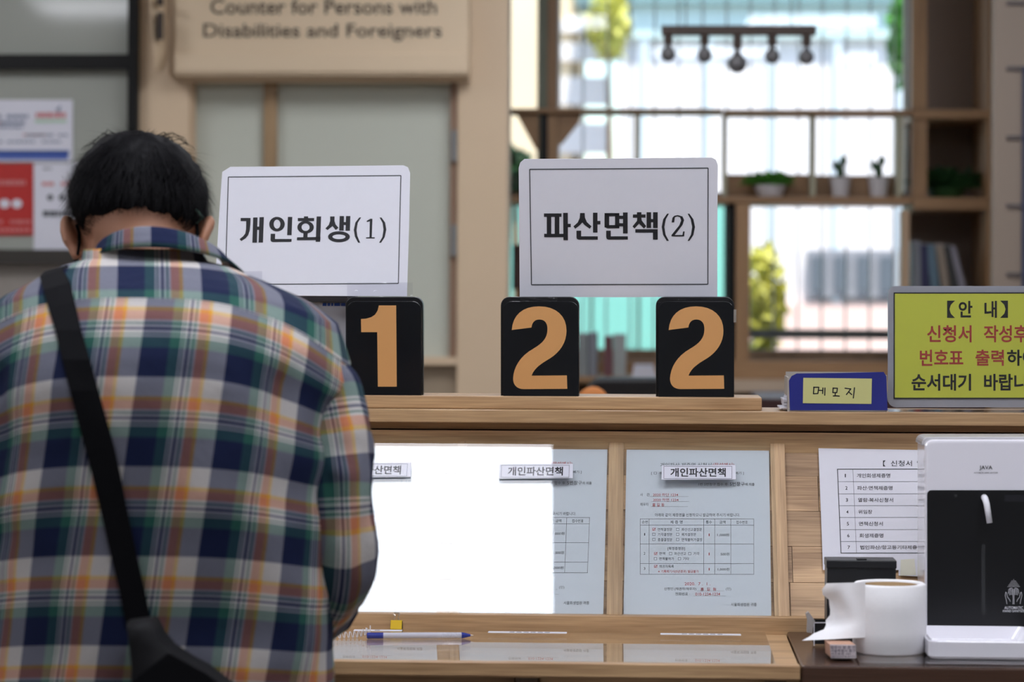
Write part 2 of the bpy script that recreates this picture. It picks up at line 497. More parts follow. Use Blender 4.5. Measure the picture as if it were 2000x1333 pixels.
for a, b, c, d in ((wx0 + fw, mxs[0] - .02, zt + .04, wz1 - .05), (mxs[0] + .02, wx1 - .03, zt + .04, wz1 - .05), (wx0 + fw, mxs[0] - .02, wz0 + .03, zt), (mxs[0] + .02, mxs[1] - .018, wz0 + .03, zt), (mxs[1] + .018, wx1 - .03, wz0 + .03, zt)):
    B(a, b, YB + .06, YB + .066, c, d).build('pane', M_winglass, win)
M_bar = mat('painted guard bar', (.78, .84, .86), .5)
YG = YB + .28
bar_me = None
k = 0
x = atY(1092, 300, YG).x
while x < wx1 + .1:
    mb = MB().box(x - .0027, x + .0027, YG, YG + .0054, wz0 - .1, wz1)
    mb.build('guard_bar', M_bar, win)
    x += 46.5 / F * YG
zb = atY(1600, 653, YG).z
B(mxs[1], wx1 + .1, YG - .012, YG, zb - .014, zb + .014).build('guard_rail', mat('dark guard rail', (.16, .17, .17), .5), win)
B(wx0 - .1, wx1 + .1, YG - .012, YG, wz1 - .06, wz1 - .03).build('guard_rail', M_bar, win)
sz = wz0
struct('trim_1', B(wx0, wx1 + .02, YB - .1, YB - .001, sz - .065, sz), M_bgwood)      # window ledge
struct('exterior_ground', B(-14, 16, YB + .2, 30, -.2, -.1), mat('yard paving', (.42, .40, .38), .9, .1, 2))

# ------------------------------------------------------------------ outside the window
YX = 13.0
nb = thing('building', 'white ribbed building with mint fascia seen through the window bars', 'building', (atY(1600, 500, YX).x, YX, -.1))
M_facade = mat('white facade', (.86, .81, .79), .8, .03, 3)
M_rib = mat('pale blue rib', (.64, .72, .75), .7)
M_mint = mat('mint fascia', (.62, .78, .76), .7, .05, 3)
M_pink = mat('pink render', (.86, .62, .54), .85, .05, 2)
a = atY(1210, 0, YX); b = atY(2150, 0, YX)
nbx = atY(1210, 0, YX)
zt1, zt2, zp = atY(1500, 12, YX).z, atY(1500, 76, YX).z, atY(1600, 592, YX).z
B(a.x, b.x, YX, YX + 3, zp, zt2).build('wall', M_facade, nb)
B(a.x, b.x, YX - .05, YX + 3, -.1, zp).build('base_wall', M_pink, nb)
B(a.x, b.x, YX - .06, YX + 3, zt2, zt1).build('fascia', M_mint, nb)
B(a.x - .2, b.x, YX - .12, YX + 3, zt1, zt1 + .25).build('eave', mat('teal grey eave', (.20, .33, .34), .7), nb)
xx = a.x + .1
while xx < b.x:
    B(xx, xx + .035, YX - .05, YX, zp, zt2).build('rib', M_rib, nb)
    xx += .30
p0, p1 = atY(1575, 488, YX - .02), atY(1752, 582, YX - .02)
wf = B(p0.x, p1.x, YX - .07, YX, p1.z, p0.z).build('window', mat('far window frame', (.30, .30, .32), .5), nb)
for i in range(4):
    w = (p1.x - p0.x) / 4
    B(p0.x + i * w + .02, p0.x + (i + 1) * w - .02, YX - .085, YX - .071, p1.z + .03, p0.z - .03).build('pane', mat('far pane', (.13, .15, .17), .3), wf)
cb_ = thing('building', 'cream building with white louvred windows left of the ribbed one', 'building', (atY(1130, 500, YX + 1).x, YX + 1, -.1))
b = nbx - Vector((.25, 0, 0)); a = atY(900, 0, YX + 1)
B(a.x, b.x, YX + 1, YX + 4, -.1, 6).build('wall', mat('cream facade', (.86, .70, .48), .85, .05, 2), cb_)
for y0, y1 in ((38, 62), (84, 118), (150, 205), (240, 300)):
    q0, q1 = atY(1092, y0, YX + .95), atY(1190, y1, YX + .95)
    lv = B(q0.x, q1.x, YX + .95, YX + 1, q1.z, q0.z).build('louvre', M_facade, cb_)
fe = thing('fence', 'bright teal panel fence outside the lower window panes', 'fence', (atY(1200, 600, 9.6).x, 9.6, -.1))
M_teal = mat('teal fence panel', (.30, .78, .70), .6, .05, 2)
a = atY(880, 500, 9.6); b = atY(1432, 398, 9.6)
nfp = 6
for i in range(nfp):
    w = (b.x - a.x) / nfp
    B(a.x + i * w + .006, a.x + (i + 1) * w - .006, 9.6, 9.63, -.1, b.z).build('panel', M_teal, fe)
    B(a.x + i * w - .02, a.x + i * w + .02, 9.631, 9.67, -.1, b.z).build('post', M_grey, fe)
def leafcloud(name, c, r, n, m, sz, label, cat, trunk=None):
    rnd = random.Random(hash(name) % 97 + int(c[0] * 100))
    t = thing(name, label, cat, (c[0], c[1], -.1))
    mb = MB()
    for i in range(n):
        v = Vector((rnd.gauss(0, 1), rnd.gauss(0, 1), rnd.gauss(0, 1))).normalized() * rnd.random() ** .4
        p = Vector(c) + Vector((v.x * r[0], v.y * r[1], v.z * r[2]))
        u = Vector((rnd.uniform(-1, 1), rnd.uniform(-1, 1), rnd.uniform(-1, 1))).normalized()
        w = u.cross(Vector((rnd.uniform(-1, 1), rnd.uniform(-1, 1), 1))).normalized()
        s = sz * rnd.uniform(.6, 1.3)
        mb.add([p - u * s, p + w * s * .45, p + u * s, p - w * s * .45], [(0, 1, 2), (0, 2, 3)])
    mb.build('foliage', m, t, recalc=False, kind='stuff')
    MB().tube([(c[0], c[1], -.1), (c[0] + .03, c[1], c[2] * .5), (c[0], c[1], c[2])], [.022, .018, .01]).build('trunk', M_wframe, t)
c = atY(1187, 45, 11.7); leafcloud('tree', c, (.085, .2, .15), 260, M_leafy, .05, 'light green treetop before the cream building', 'tree')
c = atY(1772, 70, 11); leafcloud('tree', c, (.07, .2, .2), 300, M_leaf, .05, 'green treetop by the right edge of the window', 'tree')
c = atY(1492, 590, 9.4); leafcloud('shrub', c, (.075, .1, .20), 700, M_leafy, .03, 'yellow green shrub behind the lower window pane', 'shrub')
c = atY(1003, 335, 9.2); leafcloud('shrub', c, (.06, .1, .07), 260, M_leafd, .035, 'dark green shrub above the teal fence beside the beige jamb', 'shrub')

# ------------------------------------------------------------------ beige partition with the sign, screens on the left
YP = 7.0
pw = thing('wall_partition', None, None, (atY(600, 500, YP).x, YP, 0), kind='structure')
xL, xR = atY(268, 400, YP).x, atY(992, 400, YP).x
oL, oR, oT = atY(370, 400, YP).x, atY(893, 400, YP).x, atY(630, 160, YP).z
oB = atY(630, 712, YP).z
B(xL, oL, YP, YP + .14, 0, ZC).build('pier', M_beige, pw, bev=.004)
B(oR, xR, YP, YP + .14, 0, ZC).build('pier', M_beige, pw, bev=.004)
B(oL, oR, YP, YP + .14, oT, ZC).build('lintel', M_beige, pw)
B(oL, oR, YP + .03, YP + .14, 0, oB).build('dado_panel', mat('tan dado', srgb(150, 133, 112), .6), pw)
B(oL, oR, YP - .0, YP + .14, oB, oB + .02).build('sill', M_beige, pw)
B(oL, oL + .008, YP + .02, YP + .10, oB + .02, oT).build('jamb', M_beige, pw)
jx = atY(880, 400, YP + .05).x
B(jx, oR, YP + .02, YP + .10, oB + .02, oT).build('jamb', mat('brown jamb', srgb(140, 112, 92), .6), pw)
for yy in (285, 470):
    z = atY(888, yy, YP).z
    B(jx + .004, jx + .02, YP + .008, YP + .02, z - .04, z + .04).build('hinge', M_grey, pw, bev=.002)
mx_ = atY(532, 400, YP + .08).x
B(mx_ - .017, mx_ + .017, YP + .03, YP + .065, oB + .02, oT).build('mullion', wood('tan mullion', (.24, .15, .07), (.42, .28, .15), 'Z'), pw)
M_screen = mat('grey green frosted screen', srgb(190, 193, 180), .35, .02, 4)
B(oL + .008, mx_ - .017, YP + .05, YP + .065, oB + .02, oT).build('screen_pane', M_screen, pw)
B(mx_ + .017, jx, YP + .05, YP + .065, oB + .02, oT).build('screen_pane', M_screen, pw)
struct('trim_2', pbox(345, 148, 918, 160, YP - .02, YP - .001), M_beige, bev=.002)
# sign board over the opening
YS = YP - .06
sg = thing('sign_board', 'wide beige overhead sign board reading Counter for Persons with Disabilities and Foreigners', 'sign', atY(630, 148, YS))
q0, q1 = atY(340, 148, YS), atY(918, -260, YS)
B(q0.x, q1.x, YS, YP - .001, q0.z, min(q1.z, ZC)).build('board', M_beige2, sg, bev=.004)
q2 = atY(600, 104, YS)
B(q0.x, q1.x, YS - .006, YS - .0002, q0.z + .008, q2.z).build('lower_rail', M_beige2, sg, bev=.003)
ik = Ink(front(YS), .001)
M_letter = mat('dark brown lettering', (.022, .014, .012), .5)
ik.text('Counter for Persons with', 411, -2, 853, 28, .013)
ik.text('Disabilities and Foreigners', 397, 46, 863, 81, .013)
ik.build('lettering', M_letter, sg)
# blade sign on the left of the board
bl = thing('blade_sign', 'narrow cream blade sign with dark marks left of the overhead sign board', 'sign', atY(308, 140, YP - .1))
p = [atY(287, -60, YP - .12), atY(322, -60, YP - .06), atY(322, 100, YP - .06), atY(313, 138, YP - .06), atY(303, 138, YP - .12)]
MB().prism(p, (0, .05, 0)).build('plate', M_beige2, bl, bev=.003)
ik = Ink(Plane(p[1] + Vector((0, -.025, 0)), (-.6, -1, 0)), .006)
pl_b = front(YP - .125)
for y0, y1 in ((-5, 9), (24, 76)):
    pbox(307, y0, 316, y1, YP - .124, YP - .10).build('marking', M_letter, bl)
# black framed glazed screen at far left
bs = thing('window_2', None, None, (atY(0, 500, YP).x, YP, 0), kind='structure')
fx0, fx1 = atY(250, 300, YP - .02).x, atY(269, 300, YP - .02).x
fz0, fz1 = atY(100, 136, YP).z, atY(100, 108, YP).z
bz0, bz1 = atY(60, 516, YP).z, atY(60, 488, YP).z
B(fx0, fx1, YP - .03, YP + .06, 0, ZC).build('stile', M_black, bs)
B(XL, fx0, YP - .03, YP + .06, fz0, fz1).build('rail', M_black, bs)
B(XL, fx0, YP - .03, YP + .06, bz0, bz1).build('rail', mat('dark brown rail', (.03, .025, .02), .5), bs)
M_pane = mat('grey glazed panel', srgb(158, 160, 152), .06, .02, 3)
B(XL, fx0, YP, YP + .02, fz1, ZC).build('pane', M_pane, bs)
B(XL, fx0, YP, YP + .02, bz1, fz0).build('pane', M_pane, bs)
B(XL, fx0, YP, YP + .02, 0, bz0).build('lower_panel', mat('grey lower panel', srgb(140, 132, 125), .5), bs)
def poster(rect, m, label, deco):
    t = thing('poster', label, 'poster', atY(rect[2], rect[3], YP - .004))
    pl = front(YP - .004)
    slab(pl, [(rect[0], rect[1]), (rect[2], rect[1]), (rect[2], rect[3]), (rect[0], rect[3])], .002).build('sheet', m, t)
    for nm, mm, fn in deco:
        ik = Ink(pl, .001); fn(ik); ik.build(nm, mm, t)
    return t
rp = random.Random(3)
def bars(ik, x0, x1, ys, h, gap=.15):
    for y in ys:
        x = x0
        while x < x1 - 3:
            w = rp.uniform(4, 12)
            if rp.random() > gap: ik.rect(x, y, min(x + w, x1), y + h)
            x += w + 2
M_bluep = mat('blue poster band', (.012, .05, .24), .5)
M_bluel = mat('light blue poster band', (.07, .12, .40), .5)
M_inkp = mat('slate poster print', (.20, .23, .32), .6)
M_redp = mat('pale red poster print', (.55, .18, .18), .6)
M_grnp = mat('pale green poster print', (.40, .55, .42), .6)
poster((-160, 195, 142, 316), M_paper, 'white poster with blue band at its foot on the grey glass', [
    ('print', M_inkp, lambda k: (bars(k, -120, 55, (224, 236), 7), bars(k, -120, 45, (246,), 5), bars(k, -130, 132, (275,), 4), bars(k, 50, 132, (262,), 4), k.poly([(108, 214), (120, 205), (116, 221)]))),
    ('red_print', M_redp, lambda k: (bars(k, 70, 130, (220,), 10, .05), bars(k, -20, 10, (238,), 4), bars(k, 45, 90, (262,), 3))),
    ('green_print', M_grnp, lambda k: k.rect(68, 233, 130, 240)),
    ('blue_band', M_bluep, lambda k: k.rect(-150, 294, 135, 303)), ('light_band', M_bluel, lambda k: k.rect(-150, 303, 133, 312))])
poster((-100, 319, 65, 460), mat('red poster', (.42, .016, .012), .5), 'red poster with two white dots below the blue banded poster', [
    ('print', M_redp, lambda k: (bars(k, -90, 50, (352,), 10, .02), bars(k, -90, 60, (430, 446), 7, .02))),
    ('white_dot', M_paper, lambda k: (k.disc(9, 398, 10, 9), k.disc(33, 398, 10, 9)))])
poster((66, 319, 160, 489), M_paper, 'white poster with small dark figures behind the man\'s head', [
    ('print', M_ink2, lambda k: (k.disc(98, 386, 6), k.disc(121, 386, 6), bars(k, 84, 150, (412,), 11, .0), bars(k, 84, 150, (328,), 3, .2))),
    ('red_print', M_redp, lambda k: bars(k, 82, 150, (356,), 7, .05))])

# ------------------------------------------------------------------ bookcase before the window
YK0, YK1 = 7.5, 7.82
bk = thing('bookcase', 'tall open oak bookcase standing before the bright barred window', 'bookcase', (atY(1500, 600, YK0).x, YK0, 0))
def kpart(name, px0, py0, px1, py1, y0, y1, m, **k):
    return pbox(px0, py0, px1, py1, y0, y1).build(name, m, bk, **k)
kpart('shelf', 994, 212, 1412, 221, YK0, YK0 + .12, M_bgwood, bev=.003)
kpart('shelf', 1414, 214, 1782, 224, YK0, YK0 + .14, M_bgwood, bev=.003)
kpart('shelf', 1783, 214, 1936, 232, YK0, YK1, M_bgwood, bev=.003)
kpart('shelf', 994, 384, 1782, 397, YK0, YK0 + .20, M_bgwood, bev=.003)
kpart('shelf', 1783, 386, 1936, 410, YK0, YK1, M_bgwood, bev=.003)
M_div = mat('pale divider', srgb(170, 165, 140), .5, .05)
for x0, x1 in ((1239, 1250), (1411, 1420), (1583, 1593), (1751, 1763)):
    kpart('divider', x0, 224, x1, 383, YK0 + .012, YK0 + .10, M_div)
kpart('back_rail', 1420, 341, 1583, 383, YK0 + .11, YK0 + .13, M_bgwood)
kpart('back_rail', 1593, 343, 1751, 383, YK0 + .11, YK0 + .13, M_bgwood)
kpart('upright', 1070, -260, 1090, 211, YK0 + .02, YK0 + .1, M_bgwoodZ)
kpart('upright', 1070, 222, 1090, 383, YK0 + .02, YK0 + .1, M_bgwoodZ)
kpart('post', 1052, -260, 1069, 211, YK0 + .02, YK0 + .1, mat('grey green post', srgb(112, 116, 100), .6))
kpart('post', 1056, 222, 1069, 383, YK0 + .02, YK0 + .1, M_black)
for tri in ([(1008, 222), (1052, 222), (1052, 292), (1046, 292)], [(1091, 222), (1136, 222), (1130, 240), (1096, 282), (1091, 282)]):
    MB().prism([atY(x, y, YK0 + .02) for x, y in tri], (0, .04, 0)).build('bracket', M_bgwood, bk, bev=.002)
kpart('upright', 1781, -260, 1811, 213, YK0 - .004, YK0 + .05, M_bgwoodZ)
kpart('upright', 1781, 233, 1811, 385, YK0 + .01, YK0 + .05, M_bgwoodZ)
kpart('upright', 1760, 411, 1776, 704, YK0, YK0 + .06, mat('pale upright', srgb(190, 160, 130), .5, .05))
kpart('upright', 1437, 398, 1464, 704, YK0, YK0 + .06, M_bgwoodZ)
kpart('post', 1420, 398, 1436, 704, YK0 + .03, YK0 + .08, M_black)
kpart('side_panel', 1928, -260, 1940, 800, YK0 + .002, YK1 + .02, M_bgwoodZ)
M_kback = mat('taupe back panel', srgb(125, 108, 96), .7, .03)
x0, x1 = atY(1770, 400, YK1).x, atY(1934, 400, YK1).x
B(x0, x1, YK1 + .001, YK1 + .02, .3, 2.6).build('back_panel', M_kback, bk)
kpart('lower_rail', 1284, 705, 1782, 744, YK0, YK0 + .05, M_bgwood)
kpart('ledge', 1230, 744, 1782, 766, YK0 - .10, YK0 + .18, mat('pale ledge', srgb(190, 168, 145), .5))
kpart('base_panel', 1100, 768, 1936, 1100, YK0 + .02, YK0 + .06, M_bgwood)
kpart('shelf', 1776, 745, 1936, 765, YK0, YK1, M_bgwood)
kpart('shelf', 1100, 736, 1232, 745, YK0 - .02, YK0 + .2, M_bgwood)
# track light over the window
tl = thing('pendant_light', 'dark track light with five unlit globe bulbs hanging before the window', 'lamp', atY(1442, 60, YK0 - .4))
YT = YK0 - .4
M_track = mat('dark brown track', (.060, .036, .026), .5)
M_globe = mat('grey unlit globe', (.16, .155, .16), .25)
pbox(1291, 49, 1595, 68, YT, YT + .035).build('track', M_track, tl, bev=.003)
for x in (1340, 1545):
    q = atY(x, 50, YT + .017)
    MB().tube([q, (q.x, q.y, ZC)], .0018, 6).build('cable', M_grey, tl)
for x, y, r in ((1305, 106, 15), (1376, 108, 15), (1440, 124, 19), (1508, 110, 15), (1575, 112, 15)):
    q = atY(x, y, YT + .017); R = r / F * YT
    top = atY(x, 68, YT).z
    hz = top - q.z
    MB().lathe((q.x, q.y, q.z), [(0, hz), (.012, hz), (.012, hz * .52), (.008, hz * .50), (.006, R * 1.45), (0, R * 1.42)], 16).build('socket', M_track, tl, smooth=False)
    pr = [(.0, R * 1.42), (R * .28, R * 1.35)] + [(R * sin(a), R * cos(a)) for a in [radians(d) for d in range(30, 181, 15)]]
    MB().lathe((q.x, q.y, q.z), pr, 20).build('bulb', M_globe, tl, smooth=True)
# pots and plants on the shelves
def fronds(c, n, L, m, parent, rnd, spread=1.0, w=.012, nm='foliage'):
    mb = MB()
    for i in range(n):
        a = rnd.uniform(0, 2 * pi); e = rnd.uniform(.2, 1.3)
        d = Vector((cos(a) * cos(e) * spread, sin(a) * cos(e) * .6, sin(e)))
        l = L * rnd.uniform(.5, 1.1)
        p0 = Vector(c) + Vector((rnd.uniform(-1, 1) * L * .4 * spread, rnd.uniform(-1, 1) * .02, 0)); p1 = p0 + d * l * .6; p2 = p0 + d * l + Vector((0, 0, -l * .25))
        s = d.cross(Vector((0, 0, 1))).normalized() * w
        mb.add([p0, p1 - s, p2, p1 + s], [(0, 1, 2), (0, 2, 3)])
    return mb.build(nm, m, parent, recalc=False, kind='stuff')
rn = random.Random(5)
zs = atY(1600, 384, YK0 + .05).z
for x, lab in ((1641, 'small cactus in a white pot, left of the pair on the shelf'), (1716, 'small cactus in a white pot, right of the pair beside the divider')):
    q = atY(x, 383, YK0 + .06)
    t = thing('potted_cactus', lab, 'plant', (q.x, q.y, zs), 'cactus pots on the shelf')
    MB().lathe((q.x, q.y, zs), [(0, 0), (.022, 0), (.029, .052), (.026, .052), (.024, .045), (0, .045)], 16).build('pot', M_pot, t)
    k = MB().ball((q.x, q.y, zs + .068), .011, .011, .026).ball((q.x - .012, q.y, zs + .085), .008, .008, .014).ball((q.x + .008, q.y, zs + .098), .010, .009, .014)
    k.build('cactus', M_leafd, t, smooth=True)
def planter(x, y, w, h, m, lab, n, L, ydep, zz):
    q = atY(x, y, ydep); R = w / 2 / F * ydep; H = h / F * ydep
    t = thing('potted_plant', lab, 'plant', (q.x, q.y, zz))
    MB().lathe((q.x, q.y, zz), [(0, 0), (R * .7, 0), (R, H), (R * .92, H), (R * .85, H * .8), (0, H * .8)], 18).build('bowl', M_pot if m is M_leaf else M_leafd, t)
    fronds((q.x, q.y, zz + H), n, L, m, t, rn, 1.3)
planter(1504, 383, 66, 22, M_leaf, 'bright green leafy plant in a low pale bowl on the bookcase shelf', 260, .055, YK0 + .055, zs)
planter(1848, 385, 80, 22, M_leafd, 'dark trailing plant in a low bowl in the shaded bookcase cell', 320, .085, YK0 + .12, atY(1860, 387, YK0).z)
# books
def book(x0, x1, ytop, ybot, lean, m, lab, grp, Y, d=.16):
    zb = atY(x0, ybot, Y).z
    a, b = atY(x0, ytop, Y), atY(x1, ytop, Y)
    w = b.x - a.x; h = a.z - zb
    t = thing('book', lab, 'book', (a.x + w / 2, Y, zb), grp)
    lx = h * math.tan(radians(lean))
    def q(u, v, dy, dx=0): return Vector((a.x + u * w - lx * v, Y + dy, zb + v * h + 0.0))
    sp = MB().hexa([q(0, 0, 0), q(1, 0, 0), q(1, 1, 0), q(0, 1, 0)], [q(0, 0, d), q(1, 0, d), q(1, 1, d), q(0, 1, d)])
    sp.build('cover', m, t, bev=.001, seg=1)
    MB().hexa([q(.15, 1.0003, .006), q(.85, 1.0003, .006), q(.85, 1.004, .006), q(.15, 1.004, .006)], [q(.15, 1.0003, d), q(.85, 1.0003, d), q(.85, 1.004, d), q(.15, 1.004, d)]).build('pages', M_paper, t)
    return t, q
bc = {'grey': (.22, .23, .26), 'navy': (.03, .03, .09), 'blue': (.12, .19, .25), 'tan': (.30, .24, .19), 'dark': (.05, .05, .05), 'lilac': (.30, .28, .33), 'brown': (.12, .09, .08)}
bm_ = {k: mat(k + ' book cloth', v, .6) for k, v in bc.items()}
for x0, x1, yt, le, c, lb in ((1776, 1793, 472, 0, 'grey', 'grey book with a red spine band, first in the right bookcase cell'), (1796, 1812, 478, 2, 'navy', 'navy book standing second in the right bookcase cell'),
        (1822, 1839, 478, 7, 'blue', 'dull blue book leaning third in the right bookcase cell'), (1846, 1862, 478, 9, 'tan', 'tan book leaning fourth in the right bookcase cell'),
        (1870, 1884, 480, 12, 'dark', 'black book leaning fifth in the right bookcase cell'), (1890, 1902, 482, 15, 'lilac', 'pale lilac book leaning last against the bookcase side')):
    t, q = book(x0 + 6 + le * 1.9, x1 + 6 + le * 1.9, yt, 744, le, bm_[c], lb, 'books in the right bookcase cell', YK0 + .03)
    if c == 'grey':
        MB().hexa([q(.35, .42, -.0012), q(1, .42, -.0012), q(1, .66, -.0012), q(.35, .66, -.0012)], [q(.35, .42, -.0002), q(1, .42, -.0002), q(1, .66, -.0002), q(.35, .66, -.0002)]).build('spine_band', mat('red spine band', (.35, .03, .025), .5), t)
M_bind = mat('grey binder', (.26, .28, .28), .5); M_bindr = mat('maroon binder', (.16, .06, .07), .5)
for x0, x1, yt, m, lb in ((1128, 1148, 652, M_bind, 'grey binder behind the second number block'), (1150, 1166, 650, bm_['grey'], 'slate grey binder beside the grey binder, low on the left shelf'),
        (1180, 1196, 657, M_bindr, 'maroon binder low on the left shelf between grey ones'), (1198, 1222, 654, mat('pale binder', (.34, .36, .35), .5), 'pale grey binder right of the maroon one')):
    t, q = book(x0, x1, yt, 736, 0, m, lb, 'binders on the low left shelf', YK0 + .01)
t = thing('paper_stack', 'white paper stack on the pale ledge behind the number blocks', 'paper', atY(1260, 744, YK0 - .05))
for i in range(5):
    pbox(1234 + i, 744 - 6 * (i + 1) + .5, 1284 - 2 * i, 744 - 6 * i, YK0 - .06, YK0 + .1).build('sheet_bundle', M_paper, t)
t = thing('picture_frame', 'dark brown wooden frame standing beside the beige pier', 'frame', atY(1010, 570, YK0 + .25))
pbox(1000, 478, 1048, 566, YK0 + .22, YK0 + .25).build('frame', mat('dark brown frame', (.05, .028, .022), .5), t, bev=.004)
pbox(1004, 482, 1044, 562, YK0 + .216, YK0 + .22).build('panel', mat('maroon picture', (.08, .04, .035), .5), t)
pbox(1010, 566, 1038, 736, YK0 + .225, YK0 + .245).build('stand', M_brown, t)
# staff side: chair and orange ball beyond the counter
ch = thing('office_chair', 'black office chair back behind the number blocks', 'chair', (atY(1230, 760, 6.2).x, 6.2, 0))
slab(front(6.2), rrect(1146, 738, 1420, 1000, 26), .06).build('backrest', M_blackpl, ch, bev=.01)
q = atY(1283, 1000, 6.2)
B(q.x - .24, q.x + .24, 5.72, 6.16, q.z - .02, q.z + .06).build('seat', M_blackpl, ch, bev=.03)
MB().tube([(q.x, 5.95, q.z - .02), (q.x, 5.95, .08)], .03).build('gas_column', M_grey, ch)
for i in range(5):
    a = 2 * pi * i / 5
    MB().tube([(q.x, 5.95, .09), (q.x + .28 * cos(a), 5.95 + .28 * sin(a), .05)], [.025, .018]).ball((q.x + .28 * cos(a), 5.95 + .28 * sin(a), .026), .026, .026, .026).build('leg', M_blackpl, ch)
t = thing('orange_cushion', 'orange round cushion top just above the counter board', 'cushion', atY(1160, 800, 5.6))
q = atY(1158, 790, 5.6)
MB().ball((q.x, 5.6, q.z), .034, .034, .036).build('cover', mat('orange fabric', (.45, .15, .03), .8), t, smooth=True)
MB().tube([(q.x, 5.6, q.z - .03), (q.x, 5.6, .02)], .012).lathe((q.x, 5.6, 0), [(0, 0), (.12, 0), (.12, .02), (0, .02)], 20).build('stand', M_grey, t)
sd = thing('staff_desk', 'dark maroon staff desk beyond the counter', 'desk', (atY(1500, 800, 6.5).x, 6.5, 0))
q0, q1 = atY(1480, 778, 6.8), atY(1925, 778, 6.8)
B(q0.x, q1.x, 6.8, 7.3, q0.z - .04, q0.z).build('top', mat('dark maroon desk', (.035, .012, .012), .35), sd, bev=.004)
B(q0.x, q1.x, 6.84, 6.87, .05, q0.z - .04).build('modesty_panel', mat('maroon panel', (.03, .012, .011), .4), sd)
for x in (q0.x + .03, q1.x - .03):
    B(x - .03, x + .03, 6.87, 7.28, 0, q0.z - .04).build('leg_panel', M_brown, sd)
# slotted partition at the right edge
rk = thing('slotted_partition', 'taupe partition panel with dark horizontal slots at the right edge', 'partition', (atY(1990, 600, 6.7).x, 6.7, 0))
q0, q1 = atY(1938, 600, 6.7), atY(2110, 600, 6.7)
B(q0.x, q1.x, 6.7, 6.74, 0, ZC - .05).build('panel', mat('taupe laminate', srgb(138, 123, 110), .6, .03, 4), rk, bev=.006)
M_slot = mat('grey brown slot', (.11, .09, .085), .6)
for y in (-125, 5, 133, 268, 402, 536, 670):
    pbox(1966, y - 4, 2090, y + 4, 6.694, 6.6998).build('slot', M_slot, rk)
pbox(1997, 130, 2000 + 40, 700, 6.68, 6.693).build('side_strip', mat('dark blue strip', (.03, .04, .09), .5), rk)

# ------------------------------------------------------------------ service counter
TOP = atY(1363, 868, 4.128); BOT = atY(1363, 1207, 3.962)
U = Vector((0, TOP.y - BOT.y, TOP.z - BOT.z)).normalized()
N = Vector((0, -U.z, U.y))                      # towards the camera and up
SL = Plane(BOT, N)                              # face of the sheets on the sloped board
cx0, cx1 = -1.25, 1.25
YL = 4.10
ledge_z = atY(1400, 804, YL).z
ledge_b = atY(1400, 829, YL).z
board_Y = 4.130
sc = thing('service_counter', 'oak reception counter with a sloped glazed display board', 'counter', (0, 4.15, 0))
B(cx0, cx1, YL, YL + .16, ledge_b, ledge_z).build('ledge', M_oakX, sc, bev=.0015)
fz = atY(1363, 856, 4.125).z
B(cx0, cx1, 4.128, 4.165, fz + .011, ledge_b).build('fascia', M_oakX, sc)
B(cx0, cx1, 4.122, 4.165, TOP.z - .012, fz + .009).build('fascia', M_oakX, sc)
B(cx0, cx1, 4.17, 4.20, 0, ledge_b).build('back_panel', M_oakX, sc)
def sl(x, s, h):  # point on the sloped board: x across, s up the slope from its foot, h off the sheet face
    return Vector((x, BOT.y, BOT.z)) + U * s + N * h
SLEN = (TOP - BOT).length + .006
def slope_box(x0, x1, s0, s1, h0, h1):
    return MB().hexa([sl(x0, s0, h0), sl(x1, s0, h0), sl(x1, s1, h0), sl(x0, s1, h0)], [sl(x0, s0, h1), sl(x1, s0, h1), sl(x1, s1, h1), sl(x0, s1, h1)])
rnk = random.Random(11)
rows = 5
for r in range(rows):
    s0, s1 = SLEN * r / rows, SLEN * (r + 1) / rows
    x = cx0
    first = True
    while x < cx1 - .01:
        L = rnk.uniform(.16, .34) * (rnk.random() * .6 + .4 if first else 1); first = False
        x2 = min(x + L, cx1)
        slope_box(x + .0004, x2 - .0004, s0 + .0004, s1 - .0004, -.016, -.002 + rnk.uniform(-.0004, .0004)).build('plank', M_plank, sc)
        x = x2
def slx(px, py): return SL.p(px, py).x
slat_px = [(885, 904), (1187, 1217), (1508, 1537)]
pitch = (slx(1522, 1040) - slx(1202, 1040))
xs = [(slx(a, 1040), slx(b, 1040)) for a, b in slat_px]
xs.insert(0, (xs[0][0] - pitch, xs[0][1] - pitch))
for a, b in xs:
    slope_box(a, b, 0, SLEN - .001, -.0015, .006).build('slat', M_slat, sc, bev=.0008)
gx1 = xs[-1][0] + .006
slope_box(cx0 + .3, gx1, -.0, SLEN + .012, .0065, .0105).build('glass_pane', M_glass, sc)
rail_top = atY(1363, 1206, 3.940).z
DZ = atY(1363, 1233, 3.940).z                  # height of the desk top
rx1 = atY(1577, 1222, 3.94).x
B(cx0, rx1, 3.940, 3.985, DZ - .02, rail_top).build('bottom_rail', M_oakX, sc, bev=.001)
B(rx1 + .001, cx1, 3.958, 3.985, DZ - .02, atY(1363, 1206, 3.96).z).build('bottom_rail', M_oakX, sc)
B(cx0, cx1, 3.99, 4.17, 0, DZ - .022).build('base_panel', M_oakX, sc)
